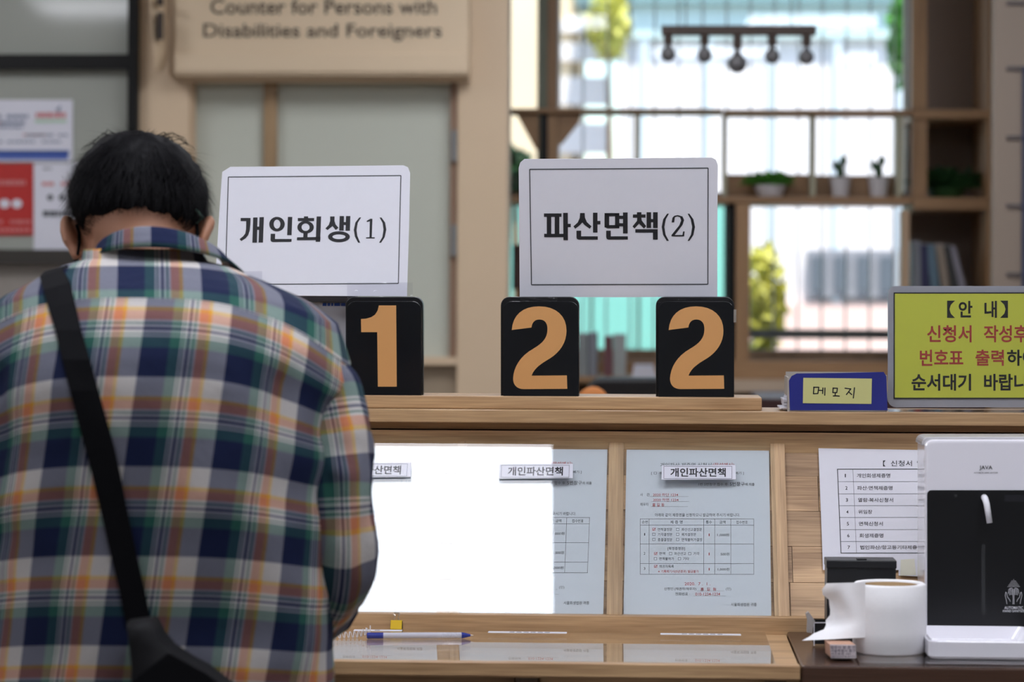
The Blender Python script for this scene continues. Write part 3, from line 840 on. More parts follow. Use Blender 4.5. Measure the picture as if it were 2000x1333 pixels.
# ------------------------------------------------------------------ writing desk
dfront = atZ(1363, 1300, DZ)
dr = atZ(1562, 1300, DZ).x
wd = thing('writing_desk', 'oak writing desk with a glass top below the sloped board', 'desk', (0, 3.8, 0))
dth = (1326 - 1300) / F * dfront.y
B(cx0, dr, dfront.y + .022, 3.9395, DZ - .022, DZ - .0045).build('top', M_oakX, wd)
B(cx0, dr, dfront.y, dfront.y + .0215, DZ - dth, DZ).build('front_edge', M_oakX, wd, bev=.001)
B(cx0 + .02, dr - .03, dfront.y + .0222, 3.939, DZ - .0042, DZ).build('glass_top', M_glass, wd)
dz2 = DZ - .0225
for x0, x1 in ((cx0, -.62), (-.59, -.17), (-.14, .28)):
    B(x0 + .002, x1 - .002, dfront.y + .05, dfront.y + .065, .12, dz2 - .001).build('front_panel', M_plank, wd)
for x in (-.605, -.155, dr - .03):
    B(x - .014, x + .014, dfront.y + .03, dfront.y + .068, 0, dz2).build('leg', wood('dark oak leg', (.07, .045, .028), (.16, .10, .06), 'Z'), wd)
# brown side desk
sx0 = dr + .002
bd = thing('side_desk', 'dark brown side desk with a glass sheet, right of the oak writing desk', 'desk', (sx0 + .4, 3.8, 0))
bf = dfront.y + .004
p0 = atZ(1545, 1240, DZ)
MB().prism([(sx0, bf, DZ - .03), (1.3, bf, DZ - .03), (1.3, 3.952, DZ - .03), (sx0, 3.952, DZ - .03)], (0, 0, .03)).build('top', M_brown, bd, bev=.003)
B(sx0 + .075, 1.28, bf + .004, 3.93, DZ + .0003, DZ + .004).build('glass_sheet', M_glass, bd)
B(sx0 + .04, 1.2, bf + .03, bf + .05, .1, DZ - .032).build('front_panel', M_black, bd)
for x in (sx0 + .025, 1.25):
    B(x - .02, x + .02, bf + .02, bf + .4 if False else 3.93, 0, DZ - .031).build('leg_panel', M_brown, bd)
GZ = DZ + .0042

# ------------------------------------------------------------------ board and number blocks on the ledge
cb = thing('riser_board', 'flat oak board lying on the counter ledge under the number blocks', 'board', (0, 4.16, ledge_z))
bz1 = atY(1300, 776, board_Y).z
bx1 = atY(1488, 790, board_Y).x
B(cx0 + .3, bx1, board_Y, board_Y + .12, ledge_z + .0003, bz1).build('plank', M_oakX, cb, bev=.002)
ONE = [(360, 228), (495, 228), (500, 863), (352, 863), (347, 437), (222, 437), (220, 334), (262, 331), (300, 320), (330, 300), (350, 268)]
def bez(p0, p1, p2, p3, n=8):
    return [tuple((1 - t) ** 3 * a + 3 * (1 - t) ** 2 * t * b + 3 * (1 - t) * t * t * c + t ** 3 * d for a, b, c, d in zip(p0, p1, p2, p3)) for t in [i / n for i in range(n)]]
TWO = (bez((1398, 420), (1405, 305), (1480, 235), (1612, 235)) + bez((1612, 235), (1745, 235), (1826, 310), (1826, 425)) + bez((1826, 425), (1826, 520), (1775, 590), (1700, 640))
       + bez((1700, 640), (1630, 682), (1575, 715), (1553, 777)) + [(1553, 777), (1829, 775), (1832, 880), (1490, 882)] + bez((1490, 882), (1440, 882), (1408, 850), (1408, 800))
       + bez((1408, 800), (1412, 715), (1460, 625), (1565, 567)) + bez((1565, 567), (1645, 520), (1676, 480), (1677, 415)) + bez((1677, 415), (1678, 360), (1650, 338), (1614, 338)) + bez((1614, 338), (1570, 338), (1552, 370), (1551, 418)))
bY = board_Y + .006
BP = front(bY)
def number_block(x0, x1, ytop, glyph, gdx, label, side):
    zb = bz1
    t = thing('number_block', label, 'number sign', Vector((atY((x0 + x1) / 2, 700, bY).x, bY + .02, zb)), 'number blocks on the riser board')
    back = front(bY + .012)
    yb = 776.2
    slab(back, rrect(x0, ytop, x1, yb, 17, corners=(1, 1, 0, 0)), .022).build('body', M_blackpl, t, bev=.0012)
    fx0, fx1 = (x0 + 5, x1 - 1) if side else (x0 + 2, x1 - 3)
    slab(front(bY + .0115), rrect(fx0, ytop + 9, fx1, yb - .6, 17, corners=(1, 1, 0, 0)), .0, .0)
    MB().prism([BP.p(px, py) for px, py in rrect(fx0, ytop + 9, fx1, yb - .4, 17, corners=(1, 1, 0, 0))], (0, .0118, 0)).build('face_plate', M_blackcard, t, bev=.0006)
    ik = Ink(BP, .0004, 650, 540, 4.0)
    ik.poly([(x + gdx * 4, y) for x, y in glyph])
    ik.build('numeral', M_gold, t)
    return t
nb1 = number_block(675, 826, 580, ONE, 0, 'black number block with tan numeral 1 below the first white card', 0)
nb2 = number_block(978, 1131, 580, TWO, 0, 'left of the two black number blocks with tan numeral 2', 1)
nb3 = number_block(1281, 1434, 580, TWO, 306.5, 'right of the two black number blocks with tan numeral 2, nearest the board end', 1)
pbox(1433, 605, 1438, 630, bY + .012, bY + .02).build('tape_tab', M_cardboard, nb3)

# white cards
def card(label, pl, outline, t, base):
    o = thing('desk_sign_card', label, 'sign', base)
    slab(pl, outline, t).build('card', M_card, o)
    return o
z580 = atY(900, 581, bY + .02).z
C1 = Plane((0, bY + .0345, z580), (.02, -cos(radians(14)), sin(radians(14))))
o1c = [(434, 336), (450, 326), (600, 325), (788, 323), (797, 327), (801, 338), (799, 440), (795, 572), (795, 579), (600, 578), (418, 577), (421, 535), (428, 420)]
c1 = card('white card reading 개인회생(1) taped over the number 1 block', C1, o1c, .0012, C1.p(700, 578))
def boxed(ik, pts, w):
    ik.line(pts + [pts[0]], w)
k = Ink(C1, .0004); boxed(k, [(446, 346), (783, 343), (778, 554), (440, 556)], 1.8); k.build('border', M_ink2, c1)
k = Ink(C1, .0004, 460, 410, 6.4516)
for p in ([(65, 103), (190, 103), (188, 180), (180, 260), (160, 320), (125, 362), (72, 395), (50, 370), (95, 335), (122, 300), (132, 250), (135, 143), (64, 143)],
          [(222, 97), (278, 96), (270, 415), (212, 415)], [(302, 93), (358, 92), (346, 413), (290, 413)], [(270, 212), (305, 212), (305, 253), (270, 253)],
          [(660, 90), (716, 90), (706, 320), (650, 320)], [(443, 302), (500, 302), (498, 368), (707, 368), (705, 404), (470, 407), (450, 400), (441, 382)],
          [(862, 83), (915, 83), (915, 106), (862, 106)], [(785, 104), (992, 104), (990, 143), (785, 143)], [(856, 290), (910, 290), (907, 350), (853, 350)],
          [(775, 347), (1070, 343), (1070, 382), (773, 385)], [(1022, 84), (1079, 84), (1066, 404), (1010, 404)],
          [(1192, 84), (1249, 84), (1247, 140), (1262, 185), (1298, 228), (1262, 255), (1222, 205), (1160, 256), (1132, 235), (1175, 190), (1192, 140)],
          [(1312, 79), (1367, 79), (1363, 263), (1306, 263)], [(1392, 79), (1447, 79), (1442, 263), (1386, 263)], [(1360, 155), (1392, 155), (1392, 193), (1360, 193)],
          [(1583, 97), (1560, 97), (1510, 160), (1490, 255), (1505, 340), (1545, 415), (1572, 417), (1535, 330), (1525, 255), (1540, 165)],
          [(1700, 113), (1725, 115), (1717, 345), (1755, 348), (1755, 362), (1645, 362), (1645, 348), (1688, 345), (1692, 145), (1660, 155), (1650, 148), (1655, 138)],
          [(1815, 97), (1838, 97), (1885, 160), (1900, 250), (1880, 345), (1835, 415), (1808, 417), (1850, 345), (1865, 250), (1852, 165)]):
    k.poly(p)
k.ring(523, 181, 98, 92, 42, 57); k.ring(883, 220, 104, 80, 50, 47); k.ring(1303, 340, 138, 70, 82, 30)
k.build('lettering', M_ink, c1)
C2 = Plane((0, bY + .0345, z580), (-.02, -cos(radians(-13)), sin(radians(-13))))
o2c = [(1013, 328), (1016, 318), (1024, 311), (1180, 310), (1390, 308), (1398, 312), (1402, 322), (1401, 450), (1401, 580), (1200, 581), (1015, 580), (1014, 450)]
c2 = card('white card reading 파산면책(2) spanning the two number 2 blocks', C2, o2c, .0012, C2.p(1200, 580))
k = Ink(C2, .0004); boxed(k, [(1034.5, 331), (1383, 328.5), (1382.5, 555.5), (1038, 556.5)], 2.0); k.build('border', M_ink2, c2)
k = Ink(C2, .0004, 1055, 405, 6.349)
R = lambda a, b, c, d: [(a, b), (c, b), (c, d), (a, d)]
for p in (R(47, 77, 265, 120), R(82, 118, 138, 332), R(180, 118, 238, 332), R(50, 330, 290, 372), [(285, 70), (343, 70), (345, 410), (288, 410)], R(341, 206, 380, 248),
          [(495, 72), (552, 72), (556, 130), (580, 185), (637, 238), (615, 268), (555, 225), (523, 190), (490, 225), (435, 268), (412, 238), (465, 190), (490, 135)], R(655, 68, 711, 315), R(709, 170, 747, 213),
          [(450, 291), (508, 291), (508, 361), (715, 361), (715, 403), (480, 403), (458, 395), (450, 375)],
          R(798, 73, 856, 250), R(928, 73, 982, 260), R(798, 73, 982, 113), [(798, 222), (982, 222), (982, 262), (830, 262), (805, 250)], R(980, 105, 1030, 146), R(980, 198, 1030, 238), R(1027, 65, 1085, 326),
          [(818, 291), (876, 291), (876, 361), (1087, 361), (1087, 402), (845, 402), (825, 392), (818, 370)],
          R(1200, 62, 1256, 95), R(1150, 90, 1307, 130), [(1203, 128), (1255, 128), (1260, 165), (1315, 235), (1287, 265), (1227, 203), (1170, 265), (1145, 238), (1200, 170)],
          R(1320, 62, 1376, 258), R(1400, 62, 1458, 258), R(1374, 147, 1402, 187), R(1180, 273, 1458, 315), R(1398, 313, 1458, 403),
          [(1597, 80), (1575, 80), (1525, 150), (1507, 245), (1525, 345), (1570, 418), (1597, 418), (1555, 340), (1540, 245), (1558, 150)],
          [(1630, 188), (1640, 130), (1665, 106), (1705, 97), (1765, 115), (1785, 160), (1765, 220), (1670, 345), (1765, 345), (1772, 300), (1792, 300), (1785, 362), (1628, 362), (1628, 345), (1725, 225), (1748, 165), (1735, 125), (1700, 112), (1670, 125), (1662, 188)],
          [(1828, 80), (1850, 80), (1900, 150), (1920, 245), (1900, 345), (1850, 418), (1828, 418), (1870, 340), (1885, 245), (1867, 150)]):
    k.poly(p)
k.build('lettering', M_ink, c2)
# clear tape strips holding the cards
def tape(pl, poly, parent, off=.0009, amp=.0006):
    xs_ = [p[0] for p in poly]; ys_ = [p[1] for p in poly]
    x0, x1, y0, y1 = min(xs_), max(xs_), min(ys_), max(ys_)
    nx, ny = 14, 6
    rings = []
    for j in range(ny + 1):
        rings.append([pl.p(x0 + (x1 - x0) * i / nx, y0 + (y1 - y0) * j / ny, off + amp * (noise.noise((i * 1.7, j * 1.3, x0)) + .6)) for i in range(nx + 1)])
    MB().loft(rings, closed=False).build('tape', M_tape, parent, smooth=True, recalc=False)
tape(C1, [(678, 552), (806, 583)], c1, .001, .003)
tape(C1, [(456, 530), (512, 560)], c1)
tape(BP, [(1016, 580.5), (1089, 590)], nb2, -.009, .002)
tape(BP, [(1285, 578), (1424, 592)], nb3, -.009, .002)
# pale box with blue print behind the number 1 block
gb = thing('leaflet_box', 'pale grey leaflet box with blue print behind the number 1 block', 'box', atY(640, 776, bY + .055))
pbox(560, 590, 690, 776, bY + .055, bY + .085).build('body', mat('pale grey card', (.42, .42, .46), .6, .05), gb, bev=.001)
pbox(556, 578, 694, 590, bY + .051, bY + .089).build('rim', mat('dark grey rim', (.10, .10, .11), .4), gb)
k = Ink(front(bY + .051), .0004)
rp = random.Random(9)
bars(k, 630, 676, (592,), 6, .05)
k2 = Ink(front(bY + .0545), .0004); rp = random.Random(9); bars(k2, 630, 676, (592,), 6, .05); k2.build('print', M_bluep, gb)

# ------------------------------------------------------------------ memo box and yellow notice
mY = YL + .012
MP = front(mY)
mo = thing('memo_box', 'blue memo paper box with handwritten yellow label 메모지', 'box', atY(1637, 802, mY))
mpoly = [(1541, 744), (1546, 735), (1556, 730), (1640, 729), (1726, 727), (1731, 735), (1732, 765), (1733.5, 802), (1543, 802)]
slab(MP, mpoly, .0015).build('front_flap', M_navy, mo)
x0, x1 = MP.p(1541, 790).x, MP.p(1733, 790).x
mzt = MP.p(1640, 733).z
B(x0 - .002, x0, mY + .0016, mY + .10, ledge_z, mzt - .004).build('side_flap', M_cardboard, mo)
B(x1 - .002, x1 - .0005, mY + .0016, mY + .10, ledge_z, mzt).build('side_flap', M_cardboard, mo)
B(x0, x1 - .002, mY + .10, mY + .1015, ledge_z, mzt + .002).build('back_flap', M_cardboard, mo)
B(x0, x1 - .002, mY + .0016, mY + .10, ledge_z + .0002, ledge_z + .0015).build('bottom', M_cardboard, mo)
slab(MP, [(1569, 738.5), (1703, 740), (1702, 789.5), (1568, 788)], .0004, .0006).build('label', M_note, mo)
k = Ink(MP, .0008, 1560, 730, 11.11)
for st in ([(325, 300), (435, 300), (415, 435), (320, 440), (330, 296)], [(430, 365), (520, 370)], [(525, 315), (518, 435)], [(570, 315), (565, 472)],
           [(745, 318), (840, 320), (825, 415), (740, 415), (748, 314)], [(795, 425), (790, 487)], [(750, 487), (820, 485), (880, 492)], [(1005, 320), (1130, 335), (1035, 457)], [(1085, 400), (1150, 458)], [(1210, 310), (1185, 532)]):
    k.line(st, 25)
    for x, y in st: k.disc(x, y, 12.5, n=10)
k.build('lettering', M_ink, mo)
pp = thing('memo_paper', 'small stack of white memo paper sticking out of the blue box', 'paper', atY(1533, 801, mY + .03), None)
rm = random.Random(2)
a = atY(1526, 800, mY + .02)
for i in range(9):
    zz = ledge_z + .0016 + i * .0024
    dx = rm.uniform(0, .005) - (.003 if i < 2 else 0) + (.003 if i > 6 else 0)
    B(a.x + dx, x0 - .0022, mY + .012 + rm.uniform(0, .004), mY + .09, zz, zz + .0021).build('sheet_bundle', M_paper, pp)

YN = YL + .03
NP = front(YN)
ys = thing('notice_stand', 'acrylic stand holding a yellow notice headed 안내', 'sign', atY(1908, 800, YN))
out = rrect(1734, 559, 2083, 797, 16)
slab(NP, out, .002, .0012).build('front_acrylic', M_clear, ys)
slab(NP, rrect(1734, 559, 2083, 796, 16), .0018, -.0022).build('backing', mat('grey acrylic back', (.36, .36, .40), .3), ys)
slab(NP, R(1747, 573, 2070, 778), .0006, -.0012).build('notice_sheet', M_yellow, ys)
k = Ink(NP, -.0009); k.frame(1745.5, 571.5, 2071.5, 779.5, 2.2); k.build('border', M_ink, ys)
nx0, nx1 = NP.p(1734, 790).x, NP.p(2083, 790).x
B(nx0, nx1, YN - .014, YN + .04, ledge_z + .0002, ledge_z + .0022).build('foot', M_clear, ys)
k = Ink(NP, -.0009, 1500, 520, 3.702)
k.poly([(1295, 250), (1352, 250), (1322, 280), (1312, 312), (1322, 345), (1352, 375), (1295, 375)]); k.poly([(1735, 250), (1678, 250), (1708, 280), (1718, 312), (1708, 345), (1678, 375), (1735, 375)])
k.text('안', 1378, 252, 1478, 372, .024); k.text('내', 1565, 252, 1655, 375, .024)
k.text('하여', 1728, 605, 1935, 722, .024)
k.text('순서대기', 1038, 780, 1468, 902, .024); k.text('바랍니다.', 1562, 780, 2010, 902, .024)
k.build('lettering', M_ink, ys)
k = Ink(NP, -.0009, 1500, 520, 3.702)
k.text('신청서', 1150, 428, 1472, 552, .0195); k.text('작성후', 1560, 428, 1880, 552, .0195); k.text('번호표', 1098, 605, 1412, 722, .0195); k.text('출력', 1500, 605, 1705, 722, .0195)
k.build('red_lettering', M_redsign, ys)

# ------------------------------------------------------------------ form sheets under the sloped glass
def form_sheet():
    t = thing('form_sheet', '', 'paper', SL.p(1361, 1207), 'application form sheets under the sloped glass')
    slab(SL, [(1224, 869), (1502, 869), (1506.5, 1207), (1217.5, 1207)], .0004).build('paper', M_form, t)
    A = (1200, 850, 3.48)
    k, r, g = Ink(SL, .0003, *A), Ink(SL, .0003, *A), Ink(SL, .00025, *A)
    T = k.text
    T('1번 2번창구 접수 후', 572, 326, 770, 346); T('5번창구', 785, 320, 885, 348, .008); T('에 제출', 888, 326, 952, 346)
    T('사', 175, 396, 193, 417); T('건', 219, 396, 238, 417); T('채무자', 175, 462, 232, 484)
    T('아래와 같이 제증명을 신청하오니 발급하여 주시기 바랍니다.', 275, 533, 853, 556)
    for b, x0, y0, x1, y1 in (('순번', 187, 582, 228, 603), ('제 증 명', 380, 582, 463, 605), ('통수', 622, 583, 662, 605), ('금액', 715, 583, 755, 605), ('접수번호', 828, 583, 906, 606), ('1', 202, 668, 209, 685), ('2', 199, 797, 210, 815), ('3', 199, 900, 210, 918),
            ('면책결정문', 295, 633, 393, 654), ('파산선고결정문', 457, 633, 595, 654), ('기각결정문', 295, 667, 393, 688), ('폐지결정문', 457, 667, 555, 688), ('종결결정문', 295, 702, 393, 724), ('면책불허가결정', 457, 702, 595, 724),
            ('[확정증명원]', 362, 762, 480, 786), ('면책', 305, 797, 345, 817), ('파산선고', 407, 797, 487, 818), ('기각', 537, 797, 577, 818), ('면책불허가', 305, 832, 405, 853), ('기타', 467, 832, 507, 853), ('채권자목록', 305, 884, 404, 905),
            ('1,000원', 700, 670, 780, 691), ('500원', 722, 800, 782, 821), ('1,000원', 702, 904, 782, 925), ('신청인 (채권자/채무자)', 338, 1037, 557, 1060), ('(인)', 757, 1037, 794, 1060), ('전화번호 :', 413, 1071, 513, 1092), ('서울회생법원 귀중', 792, 1142, 967, 1166),
            ('[ □ 개', 250, 250, 322, 272), ('폐기 ]', 820, 250, 880, 272)):
        T(b, x0, y0, x1, y1)
    for x, y in ((420, 634), (258, 667), (420, 667), (258, 702), (420, 702), (372, 798), (502, 798), (269, 833), (432, 833)):
        g.frame(x, y, x + 20, y + 19, 2)
    for y in (570, 613, 741, 874, 947): g.rect(174, y, 949, y + 2.4)
    for x in (175, 236, 607, 682, 791, 947): g.rect(x - 1.2, 570, x + 1.2, 948)
    for x0, x1, y in ((240, 503, 419), (250, 508, 453), (250, 500, 487), (563, 745, 1061), (538, 757, 1095)): g.rect(x0, y, x1, y + 1.2)
    T('개인파산 제증명 신청서', 312, 190, 660, 220, .006)
    r.text('(작성예시)', 668, 190, 815, 220, .006)
    for b, x0, y0, x1, y1 in (('2020 하단 1234', 262, 397, 433, 418), ('2020 하면 1234', 263, 432, 435, 452), ('홍 길 동', 258, 464, 340, 487), ('※ 기록폐기시(5년경과) 발급불가', 297, 919, 573, 941), ('1', 641, 671, 647, 689), ('1', 641, 801, 647, 819), ('1', 641, 905, 647, 922),
            ('2020.  7 .  1 .', 477, 1003, 652, 1023), ('홍  길  동', 585, 1038, 693, 1060), ('010-1234-1234', 550, 1073, 718, 1093)):
        r.text(b, x0, y0, x1, y1)
    for x, y in ((258, 633), (270, 798), (270, 885)):
        r.frame(x, y, x + 20, y + 19, 2); r.line([(x + 4, y + 8), (x + 9, y + 15), (x + 22, y - 1)], 3)
    k.build('printed_text', M_ink2, t); r.build('red_text', M_red, t); g.build('table_lines', M_ink2, t)
    return t
GP = Plane(BOT + N * .0106, N)
def title_label():
    t = thing('title_label', '', 'label', GP.p(1363, 935), 'title labels on the sloped glass')
    A = (1200, 850, 3.48)
    MB().prism([GP.p(1200 + x / 3.48, 850 + y / 3.48, .0030) for x, y in ((322, 207), (823, 204), (826, 302), (320, 305))], -N * .0005).build('paper', M_card, t)
    k = Ink(GP, .0033, *A); k.frame(335, 213, 800, 298, 2.2); k.build('border', M_ink2, t)
    k = Ink(GP, .0033, *A); k.text('개인파산면책', 380, 225, 757, 285, .022); k.build('lettering', M_ink, t)
    k = Ink(GP, .0004, *A); k.poly([(316, 215), (322, 215), (322, 303), (316, 303)]); k.poly([(826, 215), (832, 215), (832, 300), (826, 300)])
    tp = MB().prism([GP.p(1200 + x / 3.48, 850 + y / 3.48, .0040) for x, y in ((318, 203), (829, 201), (832, 304), (315, 307))], -N * .0004)
    tp.build('clear_film', M_film, t)
    return t
def copies(root, n, dx, labels):
    kids = list(root.children)
    root['label'] = labels[0]
    outl = [root]
    for i in range(1, n):
        r = root.copy(); COL.objects.link(r); r.location = root.location + Vector((dx * i, 0, 0)); r['label'] = labels[i]
        for kd in kids:
            c = kd.copy(); COL.objects.link(c); c.parent = r
        outl.append(r)
    return outl
dxs = slx(1361.5 - 321, 1038) - slx(1361.5, 1038)
copies(form_sheet(), 3, dxs, ['pale blue printed form under the glass, beside the bare oak planks', 'pale blue printed form under the glass, half under the bright light reflection', 'pale blue printed form under the glass, partly hidden behind the man\'s arm'])
copies(title_label(), 3, dxs, ['white 개인파산면책 label on the glass over the form beside the bare planks', 'white 개인파산면책 label on the glass at the edge of the light reflection', 'white 개인파산면책 label on the glass just beside the man\'s sleeve'])
# small strips lying on the desk glass
for x0, x1, lb in ((1290, 1447, 'thin white printed strip on the desk glass before the right form'), (953, 1107, 'thin white printed strip on the desk glass before the middle form'), (690, 785, 'thin white printed strip on the desk glass beside the coiled cord')):
    a, b = atZ(x0, 1240.5 - (1447 - x1) * .011, DZ), atZ(x1, 1240.5 - (1447 - x1) * .011, DZ)
    t = thing('label_strip', lb, 'label', (a.x, a.y, DZ), 'label strips on the desk glass')
    B(a.x, b.x, a.y, a.y + .016, DZ + .0001, DZ + .0004).build('strip', M_card, t)
    mb = MB(); xx = a.x + .03
    while xx < b.x - .03:
        mb.box(xx, xx + .007, a.y + .005, a.y + .010, DZ + .0004, DZ + .0005); xx += .010
    mb.build('print', M_ink2, t)

# ------------------------------------------------------------------ list sheet on the planks
LP = Plane(BOT + N * .0035, N)
ls = thing('list_sheet', 'white numbered list sheet on the planks behind the sanitizer', 'paper', LP.p(1610, 1113))
slab(LP, [(1598.5, 876), (1830, 880), (1838, 1128), (1755, 1125), (1755, 1114), (1607.5, 1114)], .0004).build('paper', M_paper, ls)
k = Ink(LP, .0004, 1590, 860, 5.128)
k.poly([(690, 205), (716, 205), (702, 220), (698, 235), (702, 250), (716, 265), (690, 265)])
k.text('신청서', 768, 205, 980, 263, .004); k.text('양식', 1030, 202, 1170, 266, .004)
for i, (b, x0, x1, y0, y1) in enumerate((('개인회생제증명', 428, 762, 335, 378), ('파산·면책제증명', 432, 785, 460, 502), ('열람·복사신청서', 440, 792, 580, 622), ('위임장', 443, 583, 700, 740), ('면책신청서', 450, 688, 818, 860), ('회생제증명', 455, 693, 937, 978), ('법인파산/항고등기타제증명', 462, 1078, 1055, 1096))):
    k.text(b, x0, y0, x1, y1, .006)
    k.text(str(i + 1), 308 + i * 4.8, y0 + 4, 308 + i * 4.8 + (10 if i == 0 else 22), y1 - 4, .004)
k.build('printed_text', M_ink, ls)
k = Ink(LP, .0004, 1590, 860, 5.128)
for i, y in enumerate((292, 417, 540, 658, 776, 898, 1017, 1133)):
    x0 = 232 + (y - 292) * .043
    k.line([(x0, y), (1900, y - 3)], 7 if i in (0, 7) else 3)
k.line([(234, 289), (270, 1137)], 8); k.line([(388, 292), (425, 1133)], 3); k.line([(1062, 292), (1080, 600)], 3)
k.build('table_lines', M_ink2, ls)
k = Ink(LP, .0005); k.poly([(1759, 1094), (1786, 1092), (1789, 1124), (1758, 1125)]); k.build('tape', mat('yellowed tape', (.60, .58, .48), .5), ls)

# ------------------------------------------------------------------ things on the brown desk
# sanitizer
ZS = GZ
sY = 3.80
q0, q1 = atY(1806, 1100, sY).x, atY(2046, 1100, sY).x
st_z = atY(1925, 858, sY).z
sn = thing('hand_sanitizer_dispenser', 'white and black automatic hand sanitizer dispenser with white drip tray', 'dispenser', ((q0 + q1) / 2, sY, ZS))
SP = front(sY)
body = [SP.p(x, y) for x, y in rrect(1806, 859, 2046, 1236, 16, corners=(1, 1, 0, 0))]
zmin = ZS + .0005
body = [Vector((p.x, p.y, max(p.z, zmin))) for p in body]
MB().prism(body, (0, .105, 0)).build('housing', M_white, sn, bev=.005, seg=3)
lid = [SP.p(x, y) for x, y in rrect(1803, 855.5, 2049, 872, 14, corners=(1, 1, 0, 0))]
MB().prism([p + Vector((0, .02, 0)) for p in lid], (0, .088, 0)).build('lid', mat('smoky lid', (.42, .41, .43), .25), sn, bev=.003)
slab(front(sY - .0015), rrect(1811, 958, 2041, 1229, 8, corners=(1, 1, 0, 0)), .0012).build('front_panel', M_blackpl, sn, bev=.0004, seg=1)
FP = front(sY - .0016)
k = Ink(FP, .0002, 1800, 850, 3.42)
M_rec = mat('dull black recess', (.016, .017, .019), .6)
k.poly(rrect(400, 730, 425, 1200, 11)); k.build('drip_slot', M_rec, sn)
for x, r in ((228, 11), (412, 15)):
    k = Ink(FP, .0002, 1800, 850, 3.42); k.disc(x, 405, r); k.build('sensor_hole', M_rec, sn)
k = Ink(FP, .0003, 1800, 850, 3.42); k.rect(552, 402, 800, 446); k.build('sensor_window', mat('smoked sensor window', (.02, .02, .025), .15), sn)
a, b = FP.p(1800 + 418 / 3.42, 850 + 425 / 3.42), FP.p(1800 + 440 / 3.42, 850 + 580 / 3.42)
MB().tube([a + Vector((0, .004, .002)), a + Vector((0, -.012, .0)), a + Vector((.001, -.02, -.006)), b + Vector((0, -.024, 0))], [.0045, .0045, .0043, .0040], 12).build('nozzle', M_whitem, sn, smooth=True)
HP = front(sY - .0002)
k = Ink(HP, .0004, 1800, 850, 3.42); k.text('JAVA', 386, 205, 473, 238, .012); k.text('AUTOMATIC HAND SANITIZER', 350, 249, 510, 257, .01); k.build('logo', M_ink, sn)
k = Ink(FP, .0003, 1800, 850, 3.42)
k.text('AUTOMATIC', 553, 1146, 677, 1165, .012); k.text('HAND SANITIZER', 543, 1169, 700, 1185, .012)
for r in range(6):
    for i in range(-r - 1 if r else 0, r + 2 if r else 1):
        k.rect(615 + i * 6.4 - 2, 966 + r * 9.2, 615 + i * 6.4 + 2, 969.5 + r * 9.2)
for sgn in (-1, 1):
    h = lambda pts: k.line([(614 + sgn * x, y) for x, y in pts], 2.6)
    h([(4, 1030), (3, 1085), (4, 1132)]); h([(8, 1026), (9, 1070)]); h([(16, 1025), (18, 1070)]); h([(24, 1028), (27, 1072)]); h([(8, 1026), (14, 1023), (24, 1027), (32, 1034), (35, 1062)])
    h([(52, 1050), (56, 1075), (48, 1105), (44, 1130)]); h([(52, 1050), (46, 1058), (40, 1085), (27, 1100), (22, 1115)])
k.build('emblem', mat('white print', (.62, .62, .66), .5), sn)
# tray
ty0 = atZ(1900, 1290, ZS).y
tz = atY(1900, 1254, ty0).z
tx0 = atY(1814, 1270, ty0).x
txr = atY(2040, 1270, ty0).x
tr = MB()
def rr3(x0, x1, y0, y1, r, z, n=5):
    return [Vector((x, y, z)) for x, y in rrect(x0, y0, x1, y1, r, n)]
rings = [rr3(tx0 + .003, txr - .003, ty0 + .003, sY - .004, .010, ZS + .0005), rr3(tx0, txr, ty0, sY - .003, .012, ZS + .004), rr3(tx0, txr, ty0, sY - .003, .012, tz - .001), rr3(tx0 + .001, txr - .001, ty0 + .001, sY - .004, .011, tz), rr3(tx0 + .005, txr - .005, ty0 + .005, sY - .008, .009, tz),
         rr3(tx0 + .006, txr - .006, ty0 + .006, sY - .009, .009, tz - .002), rr3(tx0 + .016, txr - .016, ty0 + .012, sY - .016, .008, ZS + .008)]
tr.loft(rings, True, True)
tr.build('drip_tray', M_white, sn, smooth=False)
# tissue roll
rc = atZ(1743, 1283, ZS); Rr = 70.5 / F * 3.72
rcx, rcy = rc.x, rc.y + Rr
rtop = atY(1743, 1139, rcy).z
tro = thing('tissue_roll', 'fat white tissue roll standing on end with a torn loose sheet', 'tissue roll', (rcx, rcy, ZS))
Hh = rtop - ZS
MB().lathe((rcx, rcy, ZS + .0003), [(Rr * .79, 0), (Rr - .002, 0), (Rr, .002), (Rr, Hh * .3), (Rr * .998, Hh * .62), (Rr, Hh - .003), (Rr - .003, Hh), (Rr * .80, Hh - .001), (Rr * .795, Hh - .004)], 72).build('paper', M_tissue, tro, smooth=True)
MB().lathe((rcx, rcy, ZS + .0004), [(Rr * .785, 0), (Rr * .785, Hh - .003), (Rr * .765, Hh - .003), (Rr * .765, .0)], 48).build('core', M_core, tro, smooth=True)
# loose torn sheet: leaves the roll at its left side, towards the back, and waves to the left
tipt = [(1140, 1614), (1152, 1606), (1162, 1611), (1172, 1616), (1182, 1618), (1192, 1622), (1202, 1620), (1212, 1617), (1222, 1612), (1230, 1606), (1238, 1590), (1245, 1578), (1252, 1570)]
sheet = MB(); rings = []
for j, (yy, xl) in enumerate(tipt):
    row = []
    yr = 1138 + (1246 - 1138) * j / (len(tipt) - 1)
    for i in range(15):
        t_ = i / 14
        xr_ = 1690
        yv = yr + (yy - yr) * t_
        xv = xr_ + (xl - xr_) * t_ + (2.6 * sin(j * 2.4) + 2.2 * sin(j * 5.1)) * t_ ** 6
        Yd = rcy - Rr * .70 + .02 * t_ + .006 * sin(t_ * 7 + j * .35) * t_ - (.03 * max(0, (j - 8) / 4) * t_)
        row.append(atY(xv, yv, Yd))
    rings.append(row)
sheet.loft(rings, closed=False)
so = sheet.build('loose_sheet', M_tissue, tro, smooth=True, recalc=False)
